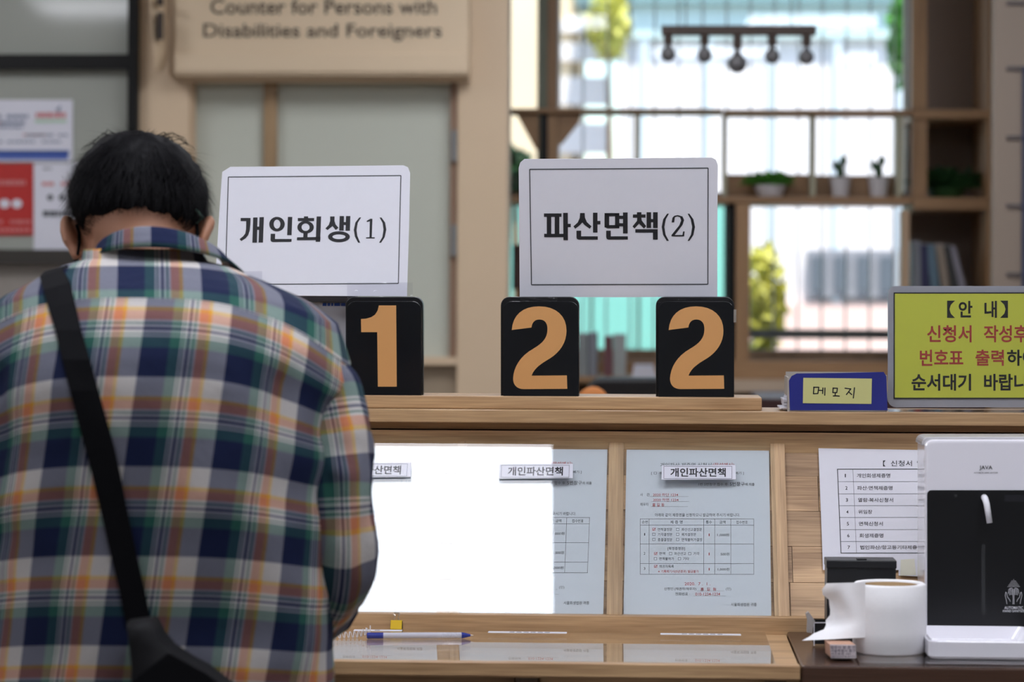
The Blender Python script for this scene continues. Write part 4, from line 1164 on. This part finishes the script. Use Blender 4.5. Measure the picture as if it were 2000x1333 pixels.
# black dispenser box behind the roll
bb = thing('tape_dispenser_box', 'black box with serrated cutter strip behind the tissue roll', 'box', atY(1682, 1250, 3.84))
bY0 = 3.80
za = atY(1682, 1096, bY0).z
xa, xb = atY(1615, 1150, bY0).x, atY(1750, 1150, bY0).x
M_boxb = mat('black box card', (.008, .009, .012), .4, .15)
B(xa, xb, bY0, bY0 + .05, ZS + .0002, za).build('body', M_boxb, bb, bev=.002)
zz = atY(1682, 1111, bY0).z
B(xa - .0008, xb + .0008, bY0 - .0015, bY0 + .051, zz, za + .0006).build('lid', M_boxb, bb, bev=.0015)
pbox(1674, 1092, 1693, 1097, bY0 + .004, bY0 + .02).build('tab', M_boxb, bb)
xa2 = atY(1589, 1230, bY0 - .03).x
zl = atY(1600, 1216, bY0 - .03).z
B(xa2, xa + .01, bY0 - .03, bY0 - .0016, ZS + .0002, zl).build('cutter_base', M_boxb, bb)
saw = [(1589, 1216)]
x = 1589
while x < 1615:
    saw += [(x + 1.3, 1208), (x + 2.6, 1211)]; x += 2.6
saw += [(1616, 1216)]
MB().prism([atY(x, y, bY0 - .029) for x, y in saw], (0, .002, 0)).build('serrated_strip', M_black, bb)
M_foil = mat('crumpled foil edge', (.42, .40, .40), .35, .3, 80, metal=.3)
MB().prism([atY(x, y, bY0 - .031) for x, y in ((1589, 1216), (1616, 1216), (1616, 1218), (1591, 1218), (1591, 1262), (1589, 1262))], (0, -.001, 0)).build('white_edge', M_paper, bb)
MB().prism([atY(x, y, bY0 - .032) for x, y in ((1574, 1200), (1579, 1196), (1592, 1214), (1589, 1222), (1586, 1238), (1576, 1236), (1577, 1212))], (0, .012, 0)).build('foil_edge', M_foil, bb)
# stamp
sp0 = atZ(1650, 1287, ZS)
sq = thing('rubber_stamp', 'small wooden rubber stamp block with mirrored address print, left of the roll', 'stamp', sp0)
fz = Plane((0, sp0.y, ZS), (0, -1, 0))
fa = [fz.p(x, y) for x, y in ((1621, 1260), (1671.5, 1261), (1672, 1286.7), (1623, 1286.7))]
fa[2].z = fa[3].z = ZS + .0002
dv = Vector((-.004, .05, 0))
MB().prism([p + Vector((0, .0025, 0)) for p in fa], dv).build('block', M_stampwood, sq, bev=.0008)
MB().prism(fa, (0, .0024, 0)).build('rubber_face', mat('pale rubber face', (.62, .55, .58), .7), sq)
k = Ink(fz, .0004, 1540, 1080, 4.348)
for b, x0, y0, x1, y1 in (('법무사 원 준 연', 358, 792, 568, 820), ('서울특별시 중구', 358, 822, 568, 848), ('서소문로 101', 358, 850, 525, 872), ('☎02)774-0172', 358, 875, 568, 895)):
    k.text(b, x0, y0, x1, y1, .006)
k.build('lettering', mat('purple grey ink', (.10, .07, .11), .7), sq)

# ------------------------------------------------------------------ pen, cord, clip on the writing desk
pr_ = .0043
pc = atZ(742, 1249, DZ)
pe = atZ(920, 1248, DZ)
pen = thing('ballpoint_pen', 'clear barrelled pen with blue ends on the desk glass', 'pen', (pc.x, pc.y, DZ))
A0 = Vector((atZ(716, 1249, DZ).x, pc.y, DZ + pr_ + .0002)); A1 = Vector((pe.x + .003, pe.y, DZ + pr_ + .0002))
ax = (A1 - A0); Lp = ax.length
P_ = lambda t: A0 + ax * t
M_penblue = mat('blue pen plastic', (.014, .03, .26), .25)
M_barrel = mat('clear grey barrel', (.52, .52, .60), .12)
MB().tube([P_(0), P_(.01), P_(.155)], [.0034, pr_, pr_], 14).build('cap', M_penblue, pen, smooth=False)
MB().tube([P_(.155), P_(.70)], pr_ * .97, 14).build('barrel', M_barrel, pen)
gp = []; gr = []
for i in range(25):
    gp.append(P_(.70 + .19 * i / 24)); gr.append(pr_ * (1.0 if i % 2 else .93))
MB().tube(gp, gr, 14).build('grip', M_barrel, pen)
MB().tube([P_(.89), P_(.905), P_(.975)], [pr_ * 1.02, pr_ * .95, .0016], 14).build('tip', M_penblue, pen)
MB().tube([P_(.975), P_(1.0)], [.0011, .0005], 8).build('nib', M_steel, pen)
cw = thing('coiled_cord', 'white coiled pen cord running from the pen to the man\'s sleeve', 'cord', (A0.x - .02, A0.y, DZ))
path = []
nC = 620
for i in range(nC):
    t_ = i / (nC - 1)
    base = Vector((A0.x + .004 - .075 * t_, A0.y + .004 + .012 * sin(t_ * 3) - .06 * t_ * t_, DZ + .0045))
    r_ = .0042 + .0018 * max(0, 1 - t_ * 5) * (1 + sin(i * .37))
    w = t_ * 2 * pi * 26
    path.append(base + Vector((.0015 * sin(w * .5), r_ * .6 * cos(w), max(-.0036, r_ * sin(w)) + (.006 * max(0, 1 - t_ * 4)))))
MB().tube(path, .0006, 5).build('coil', M_whitem, cw, smooth=True)
kc = atZ(777, 1229, DZ)
cl = thing('binder_clip', 'yellow binder clip standing against the oak rail', 'clip', (kc.x, 3.93, DZ))
ky = 3.926
w0, w1 = atY(762.5, 1220, ky - .006).x, atY(785, 1220, ky - .006).x
kz = atY(775, 1213, ky - .006).z
MB().prism([(w0, ky - .009, DZ + .0002), (w0, ky + .008, DZ + .0002), (w0, ky + .001, kz), (w0, ky - .004, kz)], (w1 - w0, 0, 0)).build('clip_body', mat('yellow enamel', (.62, .40, .015), .3), cl, bev=.0005, seg=1)
MB().prism([(w1 + .0001, ky - .0075, DZ + .0008), (w1 + .0001, ky + .0065, DZ + .0008), (w1 + .0001, ky - .001, kz - .0012)], (.0006, 0, 0)).build('clip_side', M_black, cl)
wm = (w0 + w1) / 2
for sy, lean in ((-.002, -.002), (.002, .004)):
    pts = [(wm - .004, ky + sy, kz - .001), (wm - .002, ky + sy + lean * .5, kz + .006), (wm - .005, ky + sy + lean, kz + .0085), (wm - .003, ky + sy + lean, kz + .0105), (wm + .003, ky + sy + lean, kz + .0098), (wm + .004, ky + sy + lean, kz + .007), (wm + .002, ky + sy + lean * .5, kz + .004), (wm + .004, ky + sy, kz - .001)]
    MB().tube(pts, .0005, 6).build('wire_handle', M_steel, cl)

# ------------------------------------------------------------------ the man at the desk
man = thing('person', 'man in a plaid shirt seen from behind, head bowed over the writing desk', 'person', (0, 0, 0))
man.location = (atY(262, 700, 3.28).x, 3.30, 0)
SPX = 262
def mpt(px, py, Y): return atY(px, py, Y)
#        row   half-width drop  back  half-depth
TORSO = [(486, 112, 1, 3.355, .064), (505, 120, 4, 3.345, .070), (512, 165, 8, 3.325, .080), (525, 228, 23, 3.295, .095), (540, 300, 48, 3.265, .105), (560, 358, 72, 3.235, .115), (585, 385, 125, 3.210, .125),
         (620, 385, 130, 3.185, .130), (660, 368, 112, 3.168, .133), (700, 350, 92, 3.158, .136), (750, 342, 74, 3.150, .137), (800, 337, 62, 3.147, .138), (850, 335, 55, 3.146, .139), (900, 335, 50, 3.147, .140), (950, 336, 46, 3.149, .140),
         (1000, 338, 42, 3.152, .141), (1060, 340, 39, 3.156, .142), (1120, 343, 36, 3.160, .142), (1180, 345, 34, 3.163, .143), (1240, 346, 32, 3.166, .143), (1300, 347, 30, 3.168, .143), (1360, 348, 28, 3.170, .143), (1430, 350, 27, 3.170, .144), (1500, 352, 26, 3.170, .146)]
def interp_rows(rows, sub):
    out = []
    for a, b in zip(rows[:-1], rows[1:]):
        for k in range(sub):
            out.append(tuple(x + (y - x) * k / sub for x, y in zip(a, b)))
    return out + [rows[-1]]
NA = 120
def torso_ring(row, grow=0.0):
    yc, w, drop, yb, d = row
    Yc = yb + d
    cpt = mpt(SPX, yc, yb)
    sx = Yc / F
    pts = []
    for i in range(NA + 1):
        a = -pi / 2 + 2 * pi * i / NA - pi          # starts and ends at the chest
        c, s_ = cos(a), sin(a)
        e = 2 / 2.35
        ux = math.copysign(abs(c) ** e, c); uy = math.copysign(abs(s_) ** e, s_)
        x = cpt.x + ux * (w * sx + grow)
        y = Yc + uy * (d + grow)
        z = cpt.z - drop * sx * abs(ux) ** 3
        # soft folds, deeper towards the armholes
        f_ = noise.noise(Vector((x * 7, yc * .006, 3.1))) * .010 + noise.noise(Vector((x * 16, yc * .012, 8.7))) * .005
        side = abs(ux)
        f_ *= .35 + .9 * side
        if yc > 620:
            f_ += -.012 * math.exp(-((side - .80) / .07) ** 2) * min(1, (yc - 620) / 80) * max(0, 1 - (yc - 620) / 500)
        n_ = Vector((ux / max(w * sx, .01), uy / max(d, .01), 0)).normalized()
        p = Vector((x, y, z)) + n_ * f_
        pts.append(p)
    return pts
def arc_from_back(pts):
    """signed arc length in pixels of the photo from the spine"""
    mid = NA // 2
    out = [0.0] * len(pts)
    for i in range(mid + 1, len(pts)):
        out[i] = out[i - 1] + (pts[i] - pts[i - 1]).length
    for i in range(mid - 1, -1, -1):
        out[i] = out[i + 1] - (pts[i] - pts[i + 1]).length
    return out
PXM = 3.21 / F
rows = interp_rows([r for r in TORSO if r[0] >= 585], 4)
rows[0] = (582,) + rows[0][1:]
rings, uvs = [], []
for r in rows:
    pts = torso_ring(r)
    al = arc_from_back(pts)
    yc = r[0]
    edge = 10 - .14 * (yc - 700)
    rings.append(pts)
    for a in al:
        px_ = a / PXM
        uvs.append((px_, edge, (yc - 736) / 175.5))
# order left-right along increasing px
shirt = MB().loft(rings, closed=False, uvs=uvs)
sgn = 1 if rings[0][NA // 2 + 5].x > rings[0][NA // 2].x else -1
shirt.uv = [(-(p_ * sgn - e_) / 168, v) for p_, e_, v in shirt.uv]
shirt_o = shirt.build('shirt', M_plaid, man, smooth=True)
rows = interp_rows([r for r in TORSO if r[0] <= 585], 5)
rings, uvs = [], []
for r in rows + [(586, 385, 127, 3.209, .125), (587.5, 384, 128, 3.211, .122)]:
    pts = torso_ring(r, .0013 if r[0] < 587 else .0)
    al = arc_from_back(pts)
    rings.append(pts)
    for a in al:
        px_ = a / PXM
        uvs.append((-(px_ * sgn + 33) / 168, .545 + (584 - r[0]) / 141))
yoke = MB().loft(rings, closed=False, uvs=uvs)
yoke.build('yoke', M_plaid, man, smooth=True)
bvh_src = MB()
for m_ in (shirt, yoke):
    bvh_src.add(m_.v, m_.f)
BT = BVHTree.FromPolygons([tuple(v) for v in bvh_src.v], bvh_src.f)
def on_shirt(px, py, off=.004):
    d = ray(px, py).normalized()
    h = BT.ray_cast(CAM, d)
    if h[0] is None: return None
    nn = h[1]
    if nn.dot(d) > 0: nn = -nn
    return h[0] + nn * off

def sleeve(ctrl, flip, name):
    """ctrl: (px, py, Y, radius) from shoulder to cuff"""
    P = [(mpt(px, py, Y), r) for px, py, Y, r in ctrl]
    # smooth resample
    fine = []
    for i in range(len(P) - 1):
        p0 = P[max(i - 1, 0)]; p1 = P[i]; p2 = P[i + 1]; p3 = P[min(i + 2, len(P) - 1)]
        for k in range(6):
            t = k / 6
            cr = lambda a, b, c, d: .5 * ((2 * b) + (-a + c) * t + (2 * a - 5 * b + 4 * c - d) * t * t + (-a + 3 * b - 3 * c + d) * t ** 3)
            fine.append((cr(p0[0], p1[0], p2[0], p3[0]), cr(p0[1], p1[1], p2[1], p3[1])))
    fine.append(P[-1])
    n = 48; L = 0; rings = []; uvs = []; up = None
    for i, (p, r) in enumerate(fine):
        t = (fine[min(i + 1, len(fine) - 1)][0] - fine[max(i - 1, 0)][0]).normalized()
        if i: L += (p - fine[i - 1][0]).length
        if up is None: up = Vector((0, -1, 0))
        a = (up - t * up.dot(t)).normalized(); b = t.cross(a); up = a
        ring = []
        for k in range(n + 1):
            w = 2 * pi * k / n
            f_ = noise.noise(Vector((L * 16, cos(w) * 1.4, sin(w) * 1.4 + 5))) * .009 + noise.noise(Vector((L * 38, cos(w) * 2, sin(w) * 2))) * .004
            rr = r + f_ * min(1, i / 6)
            ring.append(p + (a * cos(w) + b * sin(w)) * rr)
            uvs.append((((w - pi) * .050 * flip) / .104 + .12, -L / .108 + .35))
        rings.append(ring)
    # cuff folds inward
    pl, rl = fine[-1]
    rings.append([p_ + (pl - p_) * .25 for p_ in rings[-1]])
    uvs += uvs[-(n + 1):]
    return MB().loft(rings, closed=False, uvs=uvs).build(name, M_plaid, man, smooth=True)
ARM_R = [(570, 690, 3.335, .012), (586, 702, 3.335, .036), (610, 742, 3.325, .0485), (634, 790, 3.315, .0480), (650, 860, 3.305, .0470), (659, 930, 3.30, .0470), (662, 985, 3.295, .0450), (664, 1060, 3.30, .0485), (656, 1120, 3.33, .0480), (628, 1175, 3.39, .0450), (590, 1222, 3.47, .0400), (552, 1250, 3.56, .0350)]
sleeve(ARM_R, 1, 'sleeve')
ARM_L = [(2 * SPX - px - (10 if py > 900 else 0), py - 6, Y, r) for px, py, Y, r in ARM_R]
sleeve(ARM_L, -1, 'sleeve')

# collar, folded over
def collar():
    cx = 289
    prof = [(122, 474, 3.374, 40, .100), (128, 452, 3.364, 66, .104), (134, 442, 3.354, 80, .108), (141, 443, 3.345, 84, .112), (148, 456, 3.337, 78, .118), (156, 468, 3.330, 68, .124), (162, 481, 3.322, 58, .130), (160, 484, 3.331, 56, .126)]
    rings, uvs = [], []
    v = 0; last = None
    for W_, yb_, Yb, drop, dep in prof:
        ring = []
        c0 = mpt(cx, yb_, Yb)
        for i in range(61):
            a = radians(-125 + 250 * i / 60)
            x = c0.x + W_ * PXM * 1.03 * sin(a)
            y = Yb + dep * (1 - cos(a))
            z = c0.z - drop * PXM * (1 - cos(a)) * .92
            ring.append(Vector((x, y, z)))
        if last is not None: v += (ring[30] - last[30]).length
        s_ = [0.0] * 61
        for i in range(31, 61): s_[i] = s_[i - 1] + (ring[i] - ring[i - 1]).length
        for i in range(29, -1, -1): s_[i] = s_[i + 1] - (ring[i] - ring[i + 1]).length
        for i in range(61): uvs.append((-(s_[i] / PXM - 6) / 168, .30 - v / .104))
        rings.append(ring); last = ring
    return MB().loft(rings, closed=False, uvs=uvs).build('collar', M_plaid, man, smooth=True)
collar()

# ---- body: one continuous surface grown from overlapping volumes
YH = 3.50
PH = radians(38)
HC = mpt(271, 398, YH)
HM = Matrix.Rotation(-PH, 3, 'X')
def hl(x, y, z): return HC + HM @ Vector((x, y, z))
body = MB()
def seg(p, q, r0, r1, n=16):
    p, q = Vector(p), Vector(q)
    body.tube([p, p.lerp(q, .5), q], [r0, (r0 + r1) / 2, r1], n)
    body.ball(p, r0, r0, r0, None, n, 8); body.ball(q, r1, r1, r1, None, n, 8)
RX, RY, RZ = .080, .093, .075
body.ball(HC, RX, RY, RZ, HM, 32, 20, .93)
body.ball(hl(0, .030, -.062), .062, .064, .060, HM, 24, 16)
body.ball(mpt(268, 492, YH + .01), .0765, .056, .052, None, 24, 16)
body.ball(hl(0, .062, -.098), .036, .030, .024, HM)                     # chin
body.ball(hl(0, .096, -.048), .013, .018, .020, HM)                     # nose
body.ball(hl(0, .090, -.025), .009, .012, .022, HM)
for s_ in (-1, 1):
    body.ball(hl(s_ * .030, .082, -.008), .022, .012, .008, HM)          # brow
    body.ball(hl(s_ * .042, .062, -.048), .022, .022, .018, HM)          # cheek
body.ball(hl(0, .088, -.080), .022, .010, .006, HM)                     # lips
NB = mpt(290, 520, 3.40)
seg(hl(0, -.012, -.045), NB + Vector((0, .045, -.02)), .052, .056, 20)
# shoulders, chest, hips
CH = mpt(SPX, 640, 3.31); HPv = mpt(SPX, 1400, 3.31)
SHR, SHL = mpt(596, 700, 3.33), mpt(-72, 694, 3.33)
seg(NB + Vector((-.01, .035, -.05)), CH + Vector((0, .06, -.06)), .055, .075)
seg(SHL + Vector((.05, .02, -.015)), SHR - Vector((.05, -.02, .015)), .040, .040)
for t in (0, .2, .4, .6, .8, 1):
    c_ = (CH + Vector((0, .01, -.09))).lerp(HPv, t)
    body.ball(c_, .150, .085, .09, None, 24, 14)
EL = lambda A: [mpt(*a[:3]) for a in A]
for A, s_ in ((ARM_R, 1), (ARM_L, -1)):
    q = EL(A)
    seg(q[2], q[7], .043, .036); seg(q[7], q[9], .036, .033); seg(q[9], q[11], .033, .026)
    wdir = (q[11] - q[9]).normalized()
    wr = q[11]
    hd = Vector((wdir.x * .8, wdir.y, 0)).normalized()
    base = wr + hd * .012; base.z = max(DZ + .020, wr.z - .02)
    seg(wr, base, .026, .022)
    palm = base + hd * .055; palm.z = DZ + .022
    sd_ = Vector((hd.y, -hd.x, 0))
    body.ball(base.lerp(palm, .6), .036, .046, .016, Matrix.Rotation(atan2(-hd.x, hd.y), 3, 'Z'), 20, 12)
    for k_, (off_, ln) in enumerate(((-.027, .058), (-.009, .070), (.009, .074), (.026, .066))):
        k0 = palm + sd_ * off_ * (1) + hd * .028
        k0.z = DZ + .026
        k1 = k0 + hd * ln * .45 + Vector((0, 0, .006)); k2 = k0 + hd * ln * .78 + Vector((0, 0, -.004)); k3 = k0 + hd * ln + Vector((0, 0, -.014))
        r_ = .0085
        seg(palm + sd_ * off_ * .8, k0, .010, .009, 10); seg(k0, k1, r_, r_ * .95, 10); seg(k1, k2, r_ * .95, r_ * .88, 10); seg(k2, k3, r_ * .88, r_ * .75, 10)
    th = base.lerp(palm, .35) - sd_ * s_ * .030
    th1 = th - sd_ * s_ * .022 + hd * .020; th2 = th1 + hd * .030 + sd_ * s_ * .006
    seg(th, th1, .012, .0105, 10); seg(th1, th2, .0105, .0085, 10)
# legs down to the floor
for s_ in (-1, 1):
    hip = HPv + Vector((s_ * .080, .02, -.06)); kn = Vector((hip.x + s_ * .015, 3.33, .48)); an = Vector((kn.x, 3.28, .09))
    seg(hip, kn, .085, .055); seg(kn, an, .055, .036)
    seg(an, (an.x + s_ * .02, an.y + .15, .035), .034, .028)
# ears
EARS = []
for s_ in (-1, 1):
    e0 = hl(s_ * .083, .016, -.042)
    em = HM @ Matrix.Rotation(s_ * radians(24), 3, 'Z') @ Matrix.Rotation(s_ * radians(9), 3, 'Y')
    body.ball(e0 + Vector((s_ * .004, 0, .006)), .008, .018, .029, em, 18, 14)
    body.ball(e0 + em @ Vector((s_ * .003, -.004, .016)), .008, .016, .014, em, 14, 10)
    body.ball(e0 + em @ Vector((-s_ * .002, .004, -.026)), .007, .010, .011, em, 12, 8)
tmp_me = bpy.data.meshes.new('tmp'); tmp_me.from_pydata(body.v, [], body.f)
bm = bmesh.new(); bm.from_mesh(tmp_me); bmesh.ops.recalc_face_normals(bm, faces=bm.faces); bm.to_mesh(tmp_me); bm.free()
tmp = bpy.data.objects.new('tmp', tmp_me); COL.objects.link(tmp)
md = tmp.modifiers.new('r', 'REMESH'); md.mode = 'VOXEL'; md.voxel_size = .0042
ms = tmp.modifiers.new('s', 'SMOOTH'); ms.iterations = 4; ms.factor = .5
dg = bpy.context.evaluated_depsgraph_get()
ev = tmp.evaluated_get(dg)
me = bpy.data.meshes.new_from_object(ev)
bpy.data.objects.remove(tmp)
me.name = 'body'
me.transform(Matrix.Translation(-wloc(man)))
for p in me.polygons: p.use_smooth = True
me.materials.clear(); me.materials.append(M_skin)
ob = bpy.data.objects.new('body', me); COL.objects.link(ob); ob.parent = man
# eyes
for s_ in (-1, 1):
    MB().ball(hl(s_ * .031, .082, -.020), .011, .010, .010, HM).build('eye', M_paper, man, smooth=True)
# ---- hair: a cap over the skull plus fine strands
def nape(x):      # lowest row of the hair behind the head, in photo pixels
    px_ = 271 + x / PXH
    return 428 + (7 if px_ < 235 else 0) + 16 * math.exp(-((px_ - 185) / 32) ** 2) + 14 * math.exp(-((px_ - 372) / 26) ** 2) - 15 * math.exp(-((px_ - 290) / 45) ** 2)
PXH = YH / F
def hairy(d, ext=0):
    """is the skull point in local direction d covered with hair"""
    p = Vector((RX * d.x, RY * d.y, RZ * d.z))
    w = HC + HM @ p
    row = HZ - (w.z - CAM.z) * F / YH
    if d.y > .05:      # front half
        if d.y > .55: return d.z > .52
        return d.z > -.18 + .9 * max(0, d.y - .15)
    return row < nape(w.x - HC.x) + 14 + ext
def skull(d, k=1.0):
    e = .88
    s_ = lambda t: math.copysign(abs(t) ** e, t)
    return HC + HM @ Vector((RX * d.x * k, RY * d.y * k, RZ * d.z * k)) * 1.0
rh = random.Random(21)
cap = MB(); nu, nv = 90, 60
grid = {}
for j in range(nv + 1):
    th_ = pi * j / nv
    for i in range(nu):
        ph_ = 2 * pi * i / nu
        d = Vector((sin(th_) * cos(ph_), sin(th_) * sin(ph_), cos(th_)))
        k_ = 1.10 + .05 * noise.noise(d * 4) + .03 * noise.noise(d * 11)
        if d.z > .2: k_ += .035 * (d.z - .2)
        # thin towards the nape
        p = skull(d, 1)
        row = HZ - (p.z - CAM.z) * F / YH
        if d.y < .3 and row > 385: k_ -= min(.09, (row - 385) / 50 * .085)
        grid[i, j] = (d, skull(d, k_))
idx = {}
for (i, j), (d, p) in grid.items():
    idx[i, j] = len(cap.v); cap.v.append(p)
for j in range(nv):
    for i in range(nu):
        i2 = (i + 1) % nu
        q = [(i, j), (i, j + 1), (i2, j + 1), (i2, j)]
        if all(hairy(grid[c][0], -9) for c in q):
            cap.f.append(tuple(idx[c] for c in q))
hair = cap.build('hair', M_hair, man, smooth=True)
st = MB()
crown = Vector((.08, -.45, .89)).normalized()
ns = 0
while ns < 13000:
    d = Vector((rh.gauss(0, 1), rh.gauss(0, 1), rh.gauss(0, 1))).normalized()
    if not hairy(d): continue
    ns += 1
    tang = (d - crown * d.dot(crown))
    tang = (tang - d * tang.dot(d))
    if tang.length < 1e-3: continue
    tang = (tang.normalized() + Vector((rh.gauss(0, .16), rh.gauss(0, .16), rh.gauss(0, .16)))).normalized()
    p0 = skull(d, 1.0); w0 = HM @ d; wt = HM @ tang
    row = HZ - (p0.z - CAM.z) * F / YH
    low = row > 395
    L = rh.uniform(.012, .024) if low else rh.uniform(.024, .042)
    lift = rh.uniform(.003, .006) if low else rh.uniform(.008, .015)
    if d.z > .75: L *= 1.15; lift *= 1.15
    side = w0.cross(wt).normalized() * rh.uniform(.0004, .0007)
    pts = []
    for k_ in range(4):
        t = k_ / 3
        pts.append(p0 + w0 * (.001 + lift * (1.2 * t - .55 * t * t)) + wt * L * t + Vector((0, 0, -.006 * t * t)))
    vs = []
    for k_, p in enumerate(pts):
        w_ = 1 - .85 * k_ / 3
        vs += [p - side * w_, p + side * w_]
    st.add(vs, [(0, 1, 3, 2), (2, 3, 5, 4), (4, 5, 7, 6)])
# loose wisps at the crown
for px_, py_, dx_, h_ in ((222, 282, -34, 22), (226, 280, -26, 26), (232, 278, 22, 20), (215, 284, -38, 12), (240, 276, -36, 17), (236, 279, 28, 14), (300, 276, 34, 16), (310, 274, 44, 14), (290, 275, 40, 12), (320, 278, 36, 12), (282, 276, -24, 10), (330, 282, 34, 10), (200, 290, -34, 10), (345, 290, 30, 10)):
    for q_ in range(3):
        j_ = rh.uniform(-6, 6)
        a_ = [(px_ + j_, py_), (px_ + j_ * .5 + dx_ * .25, py_ - h_ * .8), (px_ + dx_ * .6, py_ - h_ + rh.uniform(-3, 3)), (px_ + dx_ * 1.05 + j_, py_ - h_ * .35), (px_ + dx_ * 1.2 + j_, py_ + 4)]
        Yw = YH + rh.uniform(-.02, .02)
        w3 = [mpt(x, y, Yw) for x, y in a_]
        st.tube(w3, [.00035, .0003, .00028, .00022, .0001], 4)
sto = st.build('strands', M_hair, hair, recalc=False, kind='stuff')

# ---- face mask with ear loops, glasses temple
mk = MB()
rings = []
for j in range(7):
    z_ = -.038 - .085 * j / 6
    ring = []
    for i in range(13):
        a = radians(-72 + 144 * i / 12)
        ring.append(hl(.070 * sin(a) * (1 - .12 * abs(j - 2) / 4), .040 + .072 * cos(a) - .010 * (j / 6) * cos(a), z_))
    rings.append(ring)
mk.loft(rings, closed=False)
mko = mk.build('face_mask', mat('black mask cloth', (.01, .01, .012), .8), man, smooth=True)
def surf(px, py, off=.0035):
    return None
BODY_BVH = BVHTree.FromPolygons([tuple(v.co + man.location) for v in me.vertices], [tuple(p.vertices) for p in me.polygons])
def on_body(px, py, off=.003):
    d = ray(px, py).normalized()
    h = BODY_BVH.ray_cast(CAM, d)
    if h[0] is None: return atY(px, py, YH - .02)
    nn = h[1] if h[1].dot(d) < 0 else -h[1]
    return h[0] + nn * off
for pts in ([(153, 438), (155, 455), (154, 475), (150, 495), (147, 512)], [(381, 426), (385, 445), (389, 462), (393, 478), (397, 488)]):
    MB().tube([on_body(x, y, .0025) for x, y in pts], .0021, 8).build('ear_loop', M_strapm, mko, smooth=True)
gl = MB().tube([on_body(x, y, .007) for x, y in ((374, 408), (380, 417), (387, 428), (391, 440))], [.0016, .0022, .0024, .0014], 8)
gl.build('glasses_temple', mat('mint temple tip', (.22, .42, .34), .3), man, smooth=True)

# ---- trousers, shoes
def limb(path, n=24):
    rings = []
    for p, rx, ry in path:
        rings.append([Vector(p) + Vector((rx * cos(2 * pi * i / n), ry * sin(2 * pi * i / n), 0)) for i in range(n)])
    return rings
tr_ = MB()
for s_ in (-1, 1):
    hx = HPv.x + s_ * .088
    tr_.loft(limb([((hx - s_ * .022, 3.325, .93), .090, .105), ((hx - s_ * .016, 3.325, .80), .100, .115), ((hx, 3.325, .68), .095, .105), ((hx + s_ * .012, 3.33, .48), .078, .085), ((hx + s_ * .015, 3.29, .25), .068, .072), ((hx + s_ * .015, 3.285, .06), .066, .075)]), True, True)
tr_.build('trousers', M_trouser, man, smooth=True)
for s_ in (-1, 1):
    hx = HPv.x + s_ * .103
    MB().loft(limb([((hx, 3.335, .004), .046, .135), ((hx, 3.335, .03), .048, .137), ((hx, 3.31, .065), .044, .10), ((hx, 3.285, .095), .040, .055)], 20), True, True).build('shoe', M_blackpl, man, smooth=True)

# ------------------------------------------------------------------ shoulder bag
bagY = 3.10
bg = thing('shoulder_bag', 'black shoulder bag with a wide strap across the plaid back', 'bag', (0, 0, 0))
bg.location = mpt(360, 1400, bagY)
le = [(78, 540), (80, 546), (88, 572), (98, 606), (111, 650), (125, 705), (139, 763), (154, 820), (169, 875), (183, 930), (197, 988), (208, 1036), (221, 1095), (234, 1151), (244, 1203), (250, 1226)]
re_ = [(118, 531), (124, 534), (138, 558), (148, 595), (161, 650), (177, 705), (193, 763), (209, 820), (225, 875), (237, 930), (248, 988), (258, 1036), (270, 1095), (283, 1151), (293, 1203), (299, 1226)]
rings = []
for (a, b), (c, d) in zip(le, re_):
    row = []
    for i in range(9):
        t = i / 8
        p = on_shirt(a + (c - a) * t, b + (d - b) * t, .0045)
        row.append(p)
    rings.append(row)
good = [r for r in rings if all(p is not None for p in r)]
# carry on over the shoulder to the front
f0 = good[0]
pre = []
for dy_, dz_ in ((.16, -.10), (.11, -.03), (.06, .004), (.025, .006)):
    pre.append([p + Vector((.012 * (dy_ > .1), dy_, dz_)) for p in f0])
allr = pre + good
top_ = MB(); top_.loft(allr, closed=False)
nrm = []
low = MB()
off_ = [[p + Vector((0, .0022, 0)) for p in r] for r in allr]
full = MB()
ringc = [r + list(reversed(o_)) for r, o_ in zip(allr, off_)]
full.loft(ringc, closed=True, cap=True)
full.build('strap', M_strapm, bg, smooth=False)
outl = [(250, 1214), (299, 1208), (312, 1236), (334, 1262), (370, 1286), (404, 1304), (442, 1334), (520, 1392), (560, 1440), (566, 1640), (262, 1650), (255, 1400), (260, 1300), (254, 1240)]
fr = [mpt(x, y, bagY) for x, y in outl]
cen = sum(fr, Vector()) / len(fr)
def inset(k, dy): return [cen + (p - cen) * k + Vector((0, dy, 0)) for p in fr]
MB().loft([inset(.90, -.030), inset(.965, -.022), inset(1.0, -.004), inset(1.0, .022), inset(.97, .030)], True, True).build('bag_body', mat('black nylon', (.005, .005, .0065), .7, .2, 60, bump=.3, spec=.2), bg, smooth=True)
fl = [(258, 1330), (330, 1275), (404, 1316), (500, 1388), (556, 1446), (556, 1540), (264, 1545)]
MB().prism([mpt(x, y, bagY - .0325) for x, y in fl], (0, -.003, 0)).build('flap', M_strapm, bg, bev=.001)
